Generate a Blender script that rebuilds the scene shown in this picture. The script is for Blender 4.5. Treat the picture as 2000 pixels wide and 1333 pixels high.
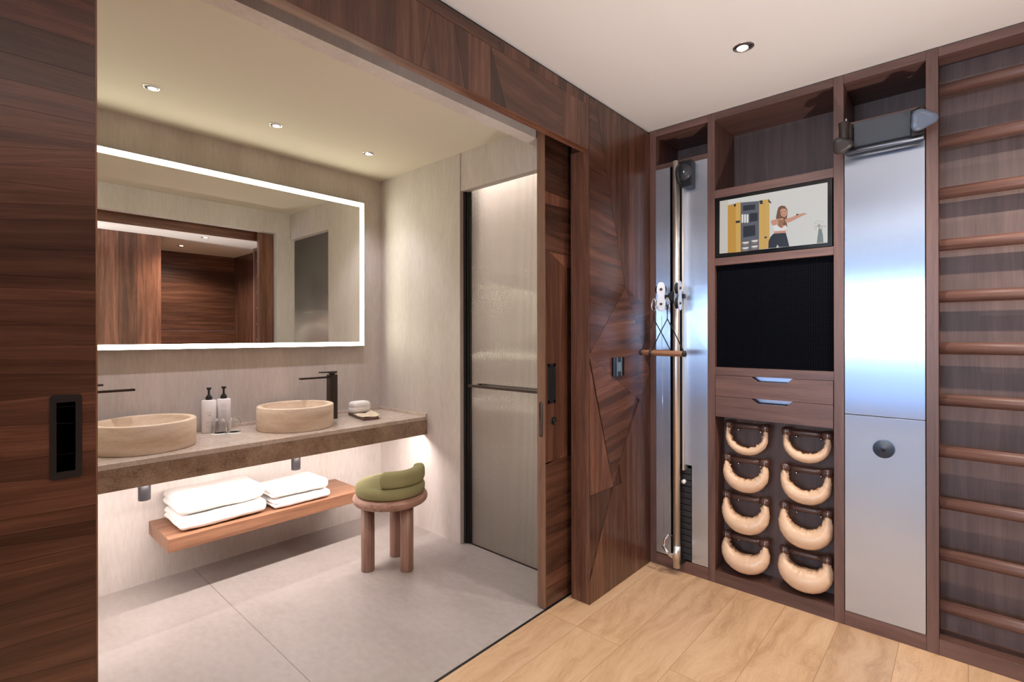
import bpy, bmesh, math, random
from mathutils import Vector, Matrix, noise
random.seed(7)
PI = math.pi
for o in list(bpy.data.objects): bpy.data.objects.remove(o)
COL = bpy.context.scene.collection

# ------------------------------------------------------------------ camera
F, CXP, CYP, YAW, ROLL = 982.9, 1000.0, 656.0, 0.7346, 0.0017
CAM = Vector((1.419, 0.0, 1.368))
cd = bpy.data.cameras.new('camera')
cam = bpy.data.objects.new('camera', cd); COL.objects.link(cam)
cam.location = CAM
cam.rotation_euler = (PI/2, ROLL, YAW)
cd.sensor_width = 36.0; cd.sensor_fit = 'HORIZONTAL'
cd.lens = F*36.0/2000.0
cd.shift_y = (CYP-666.5)/2000.0
cd.clip_start = 0.02
bpy.context.scene.camera = cam

# ------------------------------------------------------------------ look
vs = bpy.context.scene.view_settings
vs.view_transform = 'Standard'; vs.look = 'None'; vs.gamma = 1.0
vs.use_curve_mapping = False
vs.exposure = 0.43

# ------------------------------------------------------------------ world + daylight
w = bpy.data.worlds.new('world'); bpy.context.scene.world = w; w.use_nodes = True
w.node_tree.nodes['Background'].inputs[0].default_value = (0.55, 0.74, 1.0, 1)
w.node_tree.nodes['Background'].inputs[1].default_value = 0.9

def area(name, loc, aim, sx, sy, power, col, parent=None, spread=PI, xaxis=(1, 0, 0)):
    ld = bpy.data.lights.new(name, 'AREA'); ld.shape = 'RECTANGLE'
    ld.size = sx; ld.size_y = sy; ld.energy = power; ld.color = col; ld.spread = spread
    o = bpy.data.objects.new(name, ld); COL.objects.link(o)
    d = Vector(aim).normalized(); xa = Vector(xaxis); xa = (xa-d*xa.dot(d)).normalized(); za = -d; ya = za.cross(xa)
    o.rotation_euler = Matrix((xa, ya, za)).transposed().to_euler()
    o.location = loc
    if parent: o.parent = parent; o.location = Vector(loc)-wloc(parent)
    return o
def spot(name, loc, aim, power, col, size=2.2, blend=.6, rad=.03, parent=None):
    ld = bpy.data.lights.new(name, 'SPOT'); ld.energy = power; ld.color = col
    ld.spot_size = size; ld.spot_blend = blend; ld.shadow_soft_size = rad
    o = bpy.data.objects.new(name, ld); COL.objects.link(o)
    o.rotation_euler = Vector(aim).to_track_quat('-Z', 'Y').to_euler()
    o.location = loc
    if parent: o.parent = parent; o.location = Vector(loc)-wloc(parent)
    return o
def wloc(o):
    v = Vector((0, 0, 0))
    while o is not None:
        v = v+o.location; o = o.parent
    return v
# sky seen through the big window behind the camera
area('window_daylight', (-.7, -4.64, 1.30), (0, 1, 0), 5.4, 2.3, 55, (0.42, 0.58, 1.0))
area('window_bright_sky', (-.7, -4.62, 1.62), (0, 1, 0), 5.3, .95, 150, (0.66, 0.84, 1.0))

# ------------------------------------------------------------------ pixel -> point on a wall plane (survey helper)
def ray(u, v):
    a, b = (u-CXP)/F, (v-CYP)/F
    c, s = math.cos(ROLL), math.sin(ROLL)
    a, b = a*c+b*s, -a*s+b*c
    return Vector((-math.sin(YAW)+a*math.cos(YAW), math.cos(YAW)+a*math.sin(YAW), -b))
def at(u, v, ax, val):
    i = 'XYZ'.index(ax); d = ray(u, v)
    return CAM+d*((val-CAM[i])/d[i])

# ------------------------------------------------------------------ materials
def new_mat(name):
    m = bpy.data.materials.new(name); m.use_nodes = True
    nt = m.node_tree; b = nt.nodes['Principled BSDF']
    return m, nt, b
def N(nt, t, **k):
    n = nt.nodes.new(t)
    for a, v in k.items():
        if a in n.inputs.keys(): n.inputs[a].default_value = v
        else: setattr(n, a, v)
    return n
def L(nt, a, b): nt.links.new(a, b)
def ramp(nt, fac, stops):
    r = nt.nodes.new('ShaderNodeValToRGB')
    e = r.color_ramp.elements
    while len(e) > 1: e.remove(e[-1])
    e[0].position = stops[0][0]; e[0].color = (*stops[0][1], 1)
    for p, c in stops[1:]:
        q = e.new(p); q.color = (*c, 1)
    if fac is not None: L(nt, fac, r.inputs[0])
    return r
def plain(name, col, rough=.5, metal=0, spec=.5, emit=None, es=0, bump=None, coat=0):
    m, nt, b = new_mat(name)
    b.inputs['Base Color'].default_value = (*col, 1)
    b.inputs['Roughness'].default_value = rough
    b.inputs['Metallic'].default_value = metal
    b.inputs['Specular IOR Level'].default_value = spec
    if coat: b.inputs['Coat Weight'].default_value = coat
    tc = N(nt, 'ShaderNodeTexCoord')
    n = N(nt, 'ShaderNodeTexNoise', Scale=(bump[0] if bump else 60.0), Detail=3.0)
    L(nt, tc.outputs['Object'], n.inputs['Vector'])
    if emit:
        b.inputs['Emission Color'].default_value = (*emit, 1)
        b.inputs['Emission Strength'].default_value = es
    else:
        mr = N(nt, 'ShaderNodeMapRange'); L(nt, n.outputs['Fac'], mr.inputs['Value'])
        mr.inputs['To Min'].default_value = max(0, rough-.04); mr.inputs['To Max'].default_value = min(1, rough+.04)
        L(nt, mr.outputs[0], b.inputs['Roughness'])
    if bump:
        bp = N(nt, 'ShaderNodeBump', Strength=bump[1], Distance=bump[2])
        L(nt, n.outputs['Fac'], bp.inputs['Height']); L(nt, bp.outputs[0], b.inputs['Normal'])
    return m
def wood(name, dark, mid, light, rough=.42, fine=1.0):
    m, nt, b = new_mat(name)
    uv = N(nt, 'ShaderNodeUVMap', uv_map='UVMap')
    at_ = N(nt, 'ShaderNodeVertexColor', layer_name='tone')
    sep = N(nt, 'ShaderNodeSeparateColor'); L(nt, at_.outputs[0], sep.inputs[0])
    mul = N(nt, 'ShaderNodeMath', operation='MULTIPLY'); L(nt, sep.outputs[1], mul.inputs[0]); mul.inputs[1].default_value = 37.0
    cmb = N(nt, 'ShaderNodeCombineXYZ'); L(nt, mul.outputs[0], cmb.inputs[0]); L(nt, mul.outputs[0], cmb.inputs[1]); L(nt, mul.outputs[0], cmb.inputs[2])
    add = N(nt, 'ShaderNodeVectorMath', operation='ADD'); L(nt, uv.outputs[0], add.inputs[0]); L(nt, cmb.outputs[0], add.inputs[1])
    # slow wander of the grain
    wn = N(nt, 'ShaderNodeTexNoise', Scale=1.6, Detail=1.0); L(nt, add.outputs[0], wn.inputs['Vector'])
    wv = N(nt, 'ShaderNodeVectorMath', operation='SCALE'); L(nt, wn.outputs['Color'], wv.inputs[0]); wv.inputs['Scale'].default_value = .055
    ad2 = N(nt, 'ShaderNodeVectorMath', operation='ADD'); L(nt, add.outputs[0], ad2.inputs[0]); L(nt, wv.outputs[0], ad2.inputs[1])
    m1 = N(nt, 'ShaderNodeMapping'); m1.inputs['Scale'].default_value = (1.3, 26, 26); L(nt, ad2.outputs[0], m1.inputs['Vector'])
    n1 = N(nt, 'ShaderNodeTexNoise', Scale=1.0, Detail=4.0, Roughness=.6); L(nt, m1.outputs[0], n1.inputs['Vector'])
    m2 = N(nt, 'ShaderNodeMapping'); m2.inputs['Scale'].default_value = (7, 260*fine, 260*fine); L(nt, ad2.outputs[0], m2.inputs['Vector'])
    n2 = N(nt, 'ShaderNodeTexNoise', Scale=1.0, Detail=2.0); L(nt, m2.outputs[0], n2.inputs['Vector'])
    mx = N(nt, 'ShaderNodeMix', data_type='FLOAT'); mx.inputs[0].default_value = .26
    L(nt, n1.outputs['Fac'], mx.inputs[2]); L(nt, n2.outputs['Fac'], mx.inputs[3])
    r = ramp(nt, mx.outputs[0], [(.30, dark), (.5, mid), (.70, light)])
    tone = N(nt, 'ShaderNodeMix', data_type='RGBA', blend_type='MULTIPLY'); tone.inputs[0].default_value = 1
    L(nt, r.outputs[0], tone.inputs[6])
    tr = N(nt, 'ShaderNodeCombineColor')
    for i in range(3): L(nt, sep.outputs[0], tr.inputs[i])
    L(nt, tr.outputs[0], tone.inputs[7])
    sc = N(nt, 'ShaderNodeVectorMath', operation='SCALE'); sc.inputs['Scale'].default_value = 2.0
    L(nt, tone.outputs[2], sc.inputs[0]); L(nt, sc.outputs[0], b.inputs['Base Color'])
    b.inputs['Roughness'].default_value = rough; b.inputs['Specular IOR Level'].default_value = .62
    bp = N(nt, 'ShaderNodeBump', Strength=.08, Distance=.002); L(nt, n2.outputs['Fac'], bp.inputs['Height']); L(nt, bp.outputs[0], b.inputs['Normal'])
    return m
def stone(name, a, c, rough=.55, stretch=(3, 3, .8), joints=(), jcol=.6, vein=0.0, detail=6):
    """Honed stone: cloudy tone plus fine streaks; joints = list of (axis, position, half width) grout lines in world metres."""
    m, nt, b = new_mat(name)
    g = N(nt, 'ShaderNodeNewGeometry')
    mp = N(nt, 'ShaderNodeMapping'); mp.inputs['Scale'].default_value = stretch; L(nt, g.outputs['Position'], mp.inputs['Vector'])
    n1 = N(nt, 'ShaderNodeTexNoise', Scale=1.0, Detail=float(detail), Roughness=.62, Distortion=.4); L(nt, mp.outputs[0], n1.inputs['Vector'])
    mp2 = N(nt, 'ShaderNodeMapping'); mp2.inputs['Scale'].default_value = tuple(s*9 for s in stretch); L(nt, g.outputs['Position'], mp2.inputs['Vector'])
    n2 = N(nt, 'ShaderNodeTexNoise', Scale=1.6, Detail=4.0); L(nt, mp2.outputs[0], n2.inputs['Vector'])
    mx = N(nt, 'ShaderNodeMix', data_type='FLOAT'); mx.inputs[0].default_value = .35
    L(nt, n1.outputs['Fac'], mx.inputs[2]); L(nt, n2.outputs['Fac'], mx.inputs[3])
    r = ramp(nt, mx.outputs[0], [(.34, a), (.64, c)])
    col = r.outputs[0]
    if vein:
        n3 = N(nt, 'ShaderNodeTexNoise', Scale=2.2, Detail=8.0, Distortion=1.4); L(nt, mp.outputs[0], n3.inputs['Vector'])
        rv = ramp(nt, n3.outputs['Fac'], [(.47, (1, 1, 1)), (.5, (1-vein,)*3), (.53, (1, 1, 1))])
        mm = N(nt, 'ShaderNodeMix', data_type='RGBA', blend_type='MULTIPLY'); mm.inputs[0].default_value = 1
        L(nt, col, mm.inputs[6]); L(nt, rv.outputs[0], mm.inputs[7]); col = mm.outputs[2]
    if joints:
        sp = N(nt, 'ShaderNodeSeparateXYZ'); L(nt, g.outputs['Position'], sp.inputs[0])
        for ax, pos, hw in joints:
            s = N(nt, 'ShaderNodeMath', operation='SUBTRACT'); L(nt, sp.outputs[ax], s.inputs[0]); s.inputs[1].default_value = pos
            ab = N(nt, 'ShaderNodeMath', operation='ABSOLUTE'); L(nt, s.outputs[0], ab.inputs[0])
            lt = N(nt, 'ShaderNodeMath', operation='LESS_THAN'); L(nt, ab.outputs[0], lt.inputs[0]); lt.inputs[1].default_value = hw
            mm = N(nt, 'ShaderNodeMix', data_type='RGBA', blend_type='MULTIPLY'); L(nt, lt.outputs[0], mm.inputs[0])
            L(nt, col, mm.inputs[6]); mm.inputs[7].default_value = (jcol, jcol, jcol, 1); col = mm.outputs[2]
    L(nt, col, b.inputs['Base Color']); b.inputs['Roughness'].default_value = rough
    bp = N(nt, 'ShaderNodeBump', Strength=.08, Distance=.002); L(nt, n2.outputs['Fac'], bp.inputs['Height']); L(nt, bp.outputs[0], b.inputs['Normal'])
    return m
def oak(name):
    m, nt, b = new_mat(name)
    g = N(nt, 'ShaderNodeNewGeometry')
    sp = N(nt, 'ShaderNodeSeparateXYZ'); L(nt, g.outputs['Position'], sp.inputs[0])
    cb = N(nt, 'ShaderNodeCombineXYZ'); L(nt, sp.outputs[1], cb.inputs[0])
    ax = N(nt, 'ShaderNodeMath', operation='ADD'); L(nt, sp.outputs[0], ax.inputs[0]); ax.inputs[1].default_value = -.058+.2275*20
    L(nt, ax.outputs[0], cb.inputs[1])
    ay = N(nt, 'ShaderNodeMath', operation='ADD'); L(nt, sp.outputs[1], ay.inputs[0]); ay.inputs[1].default_value = -1.96+1.9*10
    cb2 = N(nt, 'ShaderNodeCombineXYZ'); L(nt, ay.outputs[0], cb2.inputs[0]); L(nt, ax.outputs[0], cb2.inputs[1])
    br = N(nt, 'ShaderNodeTexBrick', Scale=1.0)
    br.inputs['Brick Width'].default_value = 1.9; br.inputs['Row Height'].default_value = .2275; br.inputs['Mortar Size'].default_value = .0011
    br.inputs['Mortar Smooth'].default_value = .3; br.offset = .42; br.offset_frequency = 3; br.squash = 1.0
    br.inputs['Color1'].default_value = (0, 0, 0, 1); br.inputs['Color2'].default_value = (1, 1, 1, 1); br.inputs['Mortar'].default_value = (.5, .5, .5, 1)
    L(nt, cb2.outputs[0], br.inputs['Vector'])
    # per-board offset of grain
    of = N(nt, 'ShaderNodeVectorMath', operation='SCALE'); L(nt, br.outputs['Color'], of.inputs[0]); of.inputs['Scale'].default_value = 13.0
    ad = N(nt, 'ShaderNodeVectorMath', operation='ADD'); L(nt, cb2.outputs[0], ad.inputs[0]); L(nt, of.outputs[0], ad.inputs[1])
    wn = N(nt, 'ShaderNodeTexNoise', Scale=2.2, Detail=2.0); L(nt, ad.outputs[0], wn.inputs['Vector'])
    wv = N(nt, 'ShaderNodeVectorMath', operation='SCALE'); L(nt, wn.outputs['Color'], wv.inputs[0]); wv.inputs['Scale'].default_value = .22
    ad2 = N(nt, 'ShaderNodeVectorMath', operation='ADD'); L(nt, ad.outputs[0], ad2.inputs[0]); L(nt, wv.outputs[0], ad2.inputs[1])
    m1 = N(nt, 'ShaderNodeMapping'); m1.inputs['Scale'].default_value = (1.5, 15, 15); L(nt, ad2.outputs[0], m1.inputs['Vector'])
    n1 = N(nt, 'ShaderNodeTexNoise', Scale=1.0, Detail=5.0, Roughness=.6); L(nt, m1.outputs[0], n1.inputs['Vector'])
    m2 = N(nt, 'ShaderNodeMapping'); m2.inputs['Scale'].default_value = (9, 210, 210); L(nt, ad2.outputs[0], m2.inputs['Vector'])
    n2 = N(nt, 'ShaderNodeTexNoise', Scale=1.0, Detail=2.0); L(nt, m2.outputs[0], n2.inputs['Vector'])
    mx = N(nt, 'ShaderNodeMix', data_type='FLOAT'); mx.inputs[0].default_value = .25
    L(nt, n1.outputs['Fac'], mx.inputs[2]); L(nt, n2.outputs['Fac'], mx.inputs[3])
    r = ramp(nt, mx.outputs[0], [(.30, (.44, .26, .14)), (.5, (.61, .39, .225)), (.68, (.70, .48, .30))])
    bt = N(nt, 'ShaderNodeMapRange'); L(nt, br.outputs['Color'], bt.inputs['Value']); bt.inputs['To Min'].default_value = .86; bt.inputs['To Max'].default_value = 1.12
    sc = N(nt, 'ShaderNodeVectorMath', operation='SCALE'); L(nt, r.outputs[0], sc.inputs[0]); L(nt, bt.outputs[0], sc.inputs['Scale'])
    mm = N(nt, 'ShaderNodeMix', data_type='RGBA'); L(nt, br.outputs['Fac'], mm.inputs[0]); L(nt, sc.outputs[0], mm.inputs[6]); mm.inputs[7].default_value = (.30, .16, .07, 1)
    L(nt, mm.outputs[2], b.inputs['Base Color']); b.inputs['Roughness'].default_value = .5
    bp = N(nt, 'ShaderNodeBump', Strength=.1, Distance=.002); L(nt, n2.outputs['Fac'], bp.inputs['Height']); L(nt, bp.outputs[0], b.inputs['Normal'])
    return m
def brushed(name, col, rough=.3, aniso=0, horiz=True):
    m, nt, b = new_mat(name)
    tc = N(nt, 'ShaderNodeNewGeometry')
    mp = N(nt, 'ShaderNodeMapping'); mp.inputs['Scale'].default_value = (8, 8, 900) if horiz else (900, 900, 6); L(nt, tc.outputs['Position'], mp.inputs['Vector'])
    n = N(nt, 'ShaderNodeTexNoise', Scale=1.0, Detail=2.0); L(nt, mp.outputs[0], n.inputs['Vector'])
    mr = N(nt, 'ShaderNodeMapRange'); L(nt, n.outputs['Fac'], mr.inputs['Value']); mr.inputs['To Min'].default_value = rough-.004; mr.inputs['To Max'].default_value = rough+.004
    L(nt, mr.outputs[0], b.inputs['Roughness'])
    b.inputs['Base Color'].default_value = (*col, 1); b.inputs['Metallic'].default_value = 1
    if aniso:
        tg = N(nt, 'ShaderNodeTangent', direction_type='UV_MAP', uv_map='UVMap'); L(nt, tg.outputs[0], b.inputs['Tangent'])
        b.inputs['Anisotropic'].default_value = aniso
    return m
def glassm(name, rough=0.0, ior=1.45, col=(1, 1, 1)):
    m, nt, b = new_mat(name)
    b.inputs['Base Color'].default_value = (*col, 1); b.inputs['Transmission Weight'].default_value = 1
    b.inputs['Roughness'].default_value = rough; b.inputs['IOR'].default_value = ior
    return m

WAL = wood('walnut_veneer', (.042, .017, .010), (.094, .038, .022), (.165, .072, .043), rough=.27)
WALC = wood('walnut_cabinet', (.075, .034, .026), (.138, .066, .050), (.19, .098, .074), rough=.42)
WALB = wood('walnut_back_panel', (.070, .040, .034), (.110, .064, .055), (.150, .092, .080), rough=.55, fine=1.0)
STOOLW = wood('pale_walnut_turned', (.14, .065, .045), (.30, .165, .12), (.40, .24, .18), rough=.45)
SHELFW = wood('warm_walnut_shelf', (.13, .055, .028), (.25, .118, .065), (.34, .175, .10), rough=.42)
GRIPW = wood('dark_turned_grip', (.030, .012, .010), (.065, .028, .022), (.11, .052, .040), rough=.3)
OAK = oak('oak_floor_boards')
STW = stone('stone_wall', (.53, .475, .435), (.67, .615, .58), stretch=(5, 5, .9))
STF = stone('stone_floor', (.325, .285, .265), (.405, .36, .34), rough=.42, stretch=(1.6, 2.6, 2), joints=((1, .94, .0016), (0, -1.95+1.9, .0001)), jcol=.45)
CEILM = plain('ceiling_paint', (.84, .80, .76), .9)
CEILB = plain('bath_ceiling_paint', (.66, .60, .50), .9)
TRAV = stone('travertine', (.62, .45, .31), (.82, .68, .54), rough=.5, stretch=(5, 5, 26), detail=5)
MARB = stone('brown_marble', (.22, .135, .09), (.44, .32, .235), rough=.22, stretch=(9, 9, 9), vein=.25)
MARBT = stone('brown_marble_lit', (.56, .46, .38), (.72, .62, .54), rough=.16, stretch=(5, 5, 5), vein=.2)  # same stone as the apron; stronger light on top is put into the colour
BLACK = plain('black_satin', (.008, .008, .009), .45)
BLKG = plain('black_gloss', (.006, .007, .008), .12)
GUN = brushed('gunmetal', (.10, .085, .078), .3, horiz=False)
CHROME = plain('chrome', (.82, .82, .84), .14, 1)
SATIN = plain('satin_chrome', (.86, .88, .90), .38, .75)
STEEL = brushed('brushed_steel_tube', (.86, .80, .73), .42, horiz=False)
ALU = brushed('brushed_aluminium', (.62, .74, .93), .27, aniso=1.0)  # blue of reflected daylight is put into the base colour
LED = plain('led_strip_glow', (1, 1, 1), .5, emit=(1.0, .97, .74), es=14.0)
LAMP = plain('lamp_glow', (1, 1, 1), .5, emit=(1.0, .93, .84), es=14.0)
MIRR = plain('mirror_silver', (.86, .86, .84), .0, 1)
MIRR.node_tree.links.remove([l for l in MIRR.node_tree.links if l.to_socket.name == 'Roughness'][0]); MIRR.node_tree.nodes['Principled BSDF'].inputs['Roughness'].default_value = 0
WHITE = plain('white_plastic', (.88, .84, .84), .35)
TOWEL = plain('white_terry', (.90, .88, .86), .95, bump=(420.0, .55, .003))
GREEN = plain('olive_boucle', (.47, .44, .21), .95, bump=(300.0, 1.0, .012))
LEATH = plain('tan_leather', (.76, .52, .345), .30, bump=(45.0, .25, .004))
LEATHD = plain('leather_seam', (.30, .13, .05), .6)
CORD = plain('black_webbing', (.012, .014, .02), .7)
RUBBER = plain('black_rubber', (.02, .02, .022), .55)
GREYPAD = plain('grey_upholstery', (.060, .066, .078), .42)
BROWNP = plain('brown_black_pad', (.030, .020, .016), .4)
GLASS = glassm('clear_glass', 0, 1.35)
REED = glassm('reeded_glass', .03, 1.68, (.96, .95, .93))
PAPER = plain('cream_paper', (.74, .62, .46), .8)
CERAM = plain('white_card', (.88, .87, .84), .6)

# ------------------------------------------------------------------ mesh builder
class MB:
    def __init__(s):
        s.bm = bmesh.new(); s.uv = s.bm.loops.layers.uv.new('UVMap'); s.tn = s.bm.loops.layers.float_color.new('tone')
        s.mi = 0
    def paint(s, faces, axis='Z', tone=.5, seed=None, ang=None, org=None):
        """UV with grain along an axis letter (or a 3D direction vector)."""
        sd = random.random() if seed is None else seed
        if isinstance(axis, str):
            A = Vector([1.0 if axis == q else 0.0 for q in 'XYZ'])
        else: A = Vector(axis).normalized()
        for f in faces:
            n = f.normal if f.normal.length > .1 else Vector((0, 0, 1))
            B = n.cross(A)
            if B.length < .3:
                B = A.orthogonal(); C_ = A.cross(B).normalized(); B.normalize()
                for l in f.loops: l[s.uv].uv = (l.vert.co.dot(C_)*1.0, l.vert.co.dot(B))
            else:
                B.normalize()
                for l in f.loops: l[s.uv].uv = (l.vert.co.dot(A), l.vert.co.dot(B))
            for l in f.loops: l[s.tn] = (tone, sd, 0, 1)
            f.material_index = s.mi
        return faces
    def box(s, lo, hi, axis='Z', tone=.5, seed=None):
        x0, y0, z0 = lo; x1, y1, z1 = hi
        v = [s.bm.verts.new(p) for p in ((x0, y0, z0), (x1, y0, z0), (x1, y1, z0), (x0, y1, z0), (x0, y0, z1), (x1, y0, z1), (x1, y1, z1), (x0, y1, z1))]
        fs = [s.bm.faces.new([v[i] for i in q]) for q in ((3, 2, 1, 0), (4, 5, 6, 7), (0, 1, 5, 4), (1, 2, 6, 5), (2, 3, 7, 6), (3, 0, 4, 7))]
        for f in fs: f.normal_update()
        return s.paint(fs, axis, tone, seed)
    def poly(s, pts, n, depth, axis, tone=.5, seed=None):
        """flat polygon extruded by -n*depth"""
        n = Vector(n).normalized(); pts = [Vector(p) for p in pts]
        c = sum(pts, Vector())/len(pts); cr = Vector()
        for i in range(len(pts)): cr += (pts[i]-c).cross(pts[(i+1) % len(pts)]-c)
        if cr.dot(n) < 0: pts.reverse()
        a = [s.bm.verts.new(p) for p in pts]; b = [s.bm.verts.new(p-n*depth) for p in pts]
        fs = [s.bm.faces.new(a), s.bm.faces.new(b[::-1])]
        k = len(pts)
        for i in range(k): fs.append(s.bm.faces.new((a[i], b[i], b[(i+1) % k], a[(i+1) % k])))
        for f in fs: f.normal_update()
        return s.paint(fs, axis, tone, seed)
    def rings(s, rings, cap=True, closed=False, axis='Z', tone=.5, seed=None):
        R = [[s.bm.verts.new(p) for p in r] for r in rings]; fs = []
        m = len(R); k = len(R[0])
        for i in range(m if closed else m-1):
            a, b = R[i], R[(i+1) % m]
            for j in range(k): fs.append(s.bm.faces.new((a[j], a[(j+1) % k], b[(j+1) % k], b[j])))
        if cap and not closed:
            fs.append(s.bm.faces.new(R[0][::-1])); fs.append(s.bm.faces.new(R[-1]))
        for f in fs: f.normal_update(); f.smooth = True
        return s.paint(fs, axis, tone, seed)
    def lathe(s, prof, org=(0, 0, 0), direction='Z', seg=32, tone=.5, seed=None, axis=None):
        o = Vector(org); D = {'X': (Vector((1, 0, 0)), Vector((0, 1, 0)), Vector((0, 0, 1))), 'Y': (Vector((0, 1, 0)), Vector((0, 0, 1)), Vector((1, 0, 0))), 'Z': (Vector((0, 0, 1)), Vector((1, 0, 0)), Vector((0, 1, 0)))}[direction] if isinstance(direction, str) else None
        if D is None:
            d = Vector(direction).normalized(); u = d.orthogonal().normalized(); D = (d, u, d.cross(u))
        d, u, v = D
        rs = [[o+d*h+(u*math.cos(2*PI*j/seg)+v*math.sin(2*PI*j/seg))*max(r, 1e-5) for j in range(seg)] for r, h in prof]
        return s.rings(rs, True, axis=axis or tuple(d), tone=tone, seed=seed)
    def tube(s, pts, r, seg=10, closed=False, tone=.5, axis=None, sx=1.0):
        pts = [Vector(p) for p in pts]; n = len(pts); rs = []
        up = None
        for i in range(n):
            if closed: t = pts[(i+1) % n]-pts[i-1]
            else: t = pts[min(i+1, n-1)]-pts[max(i-1, 0)]
            t.normalize()
            if up is None: up = t.orthogonal().normalized()
            up = (up-t*up.dot(t)).normalized(); v = t.cross(up)
            rr = r[i] if isinstance(r, (list, tuple)) else r
            rs.append([pts[i]+(up*math.cos(2*PI*j/seg)*sx+v*math.sin(2*PI*j/seg))*rr for j in range(seg)])
        return s.rings(rs, True, closed, axis=axis or 'Z', tone=tone)
    def done(s, name, mats, parent=None, smooth=False, bevel=0, sub=0, label=None, kind=None, origin=None):
        bm = s.bm
        if sub == 0: bmesh.ops.recalc_face_normals(bm, faces=bm.faces)
        co = [v.co for v in bm.verts]
        if parent is not None: org = wloc(parent)
        elif origin is not None: org = Vector(origin)
        else:
            org = Vector(((min(c.x for c in co)+max(c.x for c in co))/2, (min(c.y for c in co)+max(c.y for c in co))/2, min(c.z for c in co)))
        bmesh.ops.translate(bm, verts=bm.verts, vec=-org)
        me = bpy.data.meshes.new(name); bm.to_mesh(me); bm.free()
        o = bpy.data.objects.new(name, me); COL.objects.link(o)
        for m in (mats if isinstance(mats, (list, tuple)) else [mats]): me.materials.append(m)
        if parent is not None: o.parent = parent
        else: o.location = org
        if smooth:
            for p in me.polygons: p.use_smooth = True
        if bevel:
            md = o.modifiers.new('bevel', 'BEVEL'); md.width = bevel; md.segments = 2; md.limit_method = 'ANGLE'; md.angle_limit = math.radians(40)
            md.harden_normals = False
        if sub:
            md = o.modifiers.new('sub', 'SUBSURF'); md.levels = sub; md.render_levels = sub
        if label: o['label'] = label
        if kind: o['kind'] = kind
        return o
def thing(name, loc, label, cat, group=None):
    o = bpy.data.objects.new(name, None); COL.objects.link(o); o.location = loc; o.empty_display_size = .05
    o['label'] = label; o['category'] = cat
    if group: o['group'] = group
    return o
def tag(o, label, cat, group=None):
    o['label'] = label; o['category'] = cat
    if group: o['group'] = group
    return o
def box(name, lo, hi, mat, parent=None, axis='Z', tone=.5, bevel=0, kind=None, label=None, seed=None):
    m = MB(); m.box(lo, hi, axis, tone, seed); return m.done(name, mat, parent, bevel=bevel, kind=kind, label=label)
S = 'structure'

# ================================================================== THE SHELL
HB, HM = 2.5675, 2.6
YC = 2.814                                     # cabinet face
m = MB(); m.box((-.132, -4.7, -.08), (3.5, 3.3, 0)); m.box((-4.1, -4.7, -.08), (-.132, -.6, 0)); m.done('floor', OAK, kind=S)
box('floor_bathroom', (-2.1, -.5, -.08), (-.144, 3.5, 0), STF, kind=S)
box('trim_1', (-.144, -.6, -.08), (-.132, 3.2, .0015), BLACK, kind=S)
m = MB(); m.box((-.045, -4.7, HM), (3.5, 3.3, HM+.06)); m.box((-4.1, -4.7, HM), (-.045, -.55, HM+.06)); m.done('ceiling', CEILM, kind=S)
box('ceiling_bathroom', (-2.1, -.5, HB), (-.195, 3.5, HB+.06), CEILB, kind=S)
box('wall_vanity', (-2.08, -.5, 0), (-1.96, 3.5, HB), STW, kind=S)
m = MB()
m.box((-1.96, 2.2215, 0), (-1.047, 2.34, HB)); m.box((-1.047, 2.2275, 2.318), (-.27, 2.34, HB))
m.done('wall_far', STW, kind=S)
box('wall_near', (-1.96, -.5, 0), (-.2, -.4, HB), STW, kind=S)
box('wall_shower_back', (-1.96, 3.35, 0), (-.1, 3.45, HB), STW, kind=S)
box('wall_shower_side', (-1.60, 2.34, 0), (-1.52, 3.35, HB), STW, kind=S)
# stone lining of the partition, bathroom side, with the beam over the opening
m = MB()
m.box((-.27, -.4, 2.367), (-.195, 3.35, HB)); m.box((-.27, 2.10, 0), (-.195, 3.35, 2.367)); m.box((-.27, -1.25, 0), (-.195, .10, 2.367))
m.done('wall_partition_lining', STW, kind=S)
box('wall_pocket_top', (-.195, -.4, 2.42), (-.045, 3.2, 2.66), BLACK, kind=S)
# main room shell
box('wall_left', (-.11, -1.25, 0), (0, -.06, HM), WAL, kind=S, axis='Z', tone=.5)
box('wall_far_left', (-4.1, -4.7, 0), (-4.0, -.55, HM), CEILM, kind=S)
box('wall_bathroom_outside', (-4.1, -.58, 0), (-.2, -.5, HM), WAL, kind=S, tone=.5)
m = MB()
m.box((2.1, -4.6, 0), (2.2, 1.70, HM), tone=.4)
y = -4.6
while y < 1.7:
    wd = random.choice((.09, .13, .18, .22)); y2 = min(y+wd, 1.70)
    m.box((2.094, y, 0), (2.1, y2-.0008, HM), 'Z', random.choice((.35, .8, 1.2, 1.4, 1.6))*.9); y = y2
m.done('wall_right', WAL, kind=S)
box('wall_corridor', (2.2, 1.60, 0), (3.4, 1.70, HM), WAL, kind=S, tone=.6)
m = MB(); z = 0
while z < HM:
    h = random.uniform(.12, .3); m.box((3.3, 1.7, z), (3.36, 3.3, min(z+h-.001, HM)), 'Y', random.uniform(.4, .8)); z += h
m.done('wall_corridor_end', WAL, kind=S)
box('wall_corridor_far', (2.24, 2.95, 0), (3.3, 3.05, HM), WAL, kind=S, tone=.5)
box('wall_cabinet_niche', (-.11, 3.2, 0), (2.3, 3.3, HM), WAL, kind=S, tone=.5)
m = MB()
for lo, hi in (((-4.1, -4.7, 0), (2.2, -4.6, .15)), ((-4.1, -4.7, 2.45), (2.2, -4.6, HM)), ((-4.1, -4.7, .15), (-3.4, -4.6, 2.45)), ((2.0, -4.7, .15), (2.2, -4.6, 2.45))): m.box(lo, hi)
m.done('wall_back', CEILM, kind=S)
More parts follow.
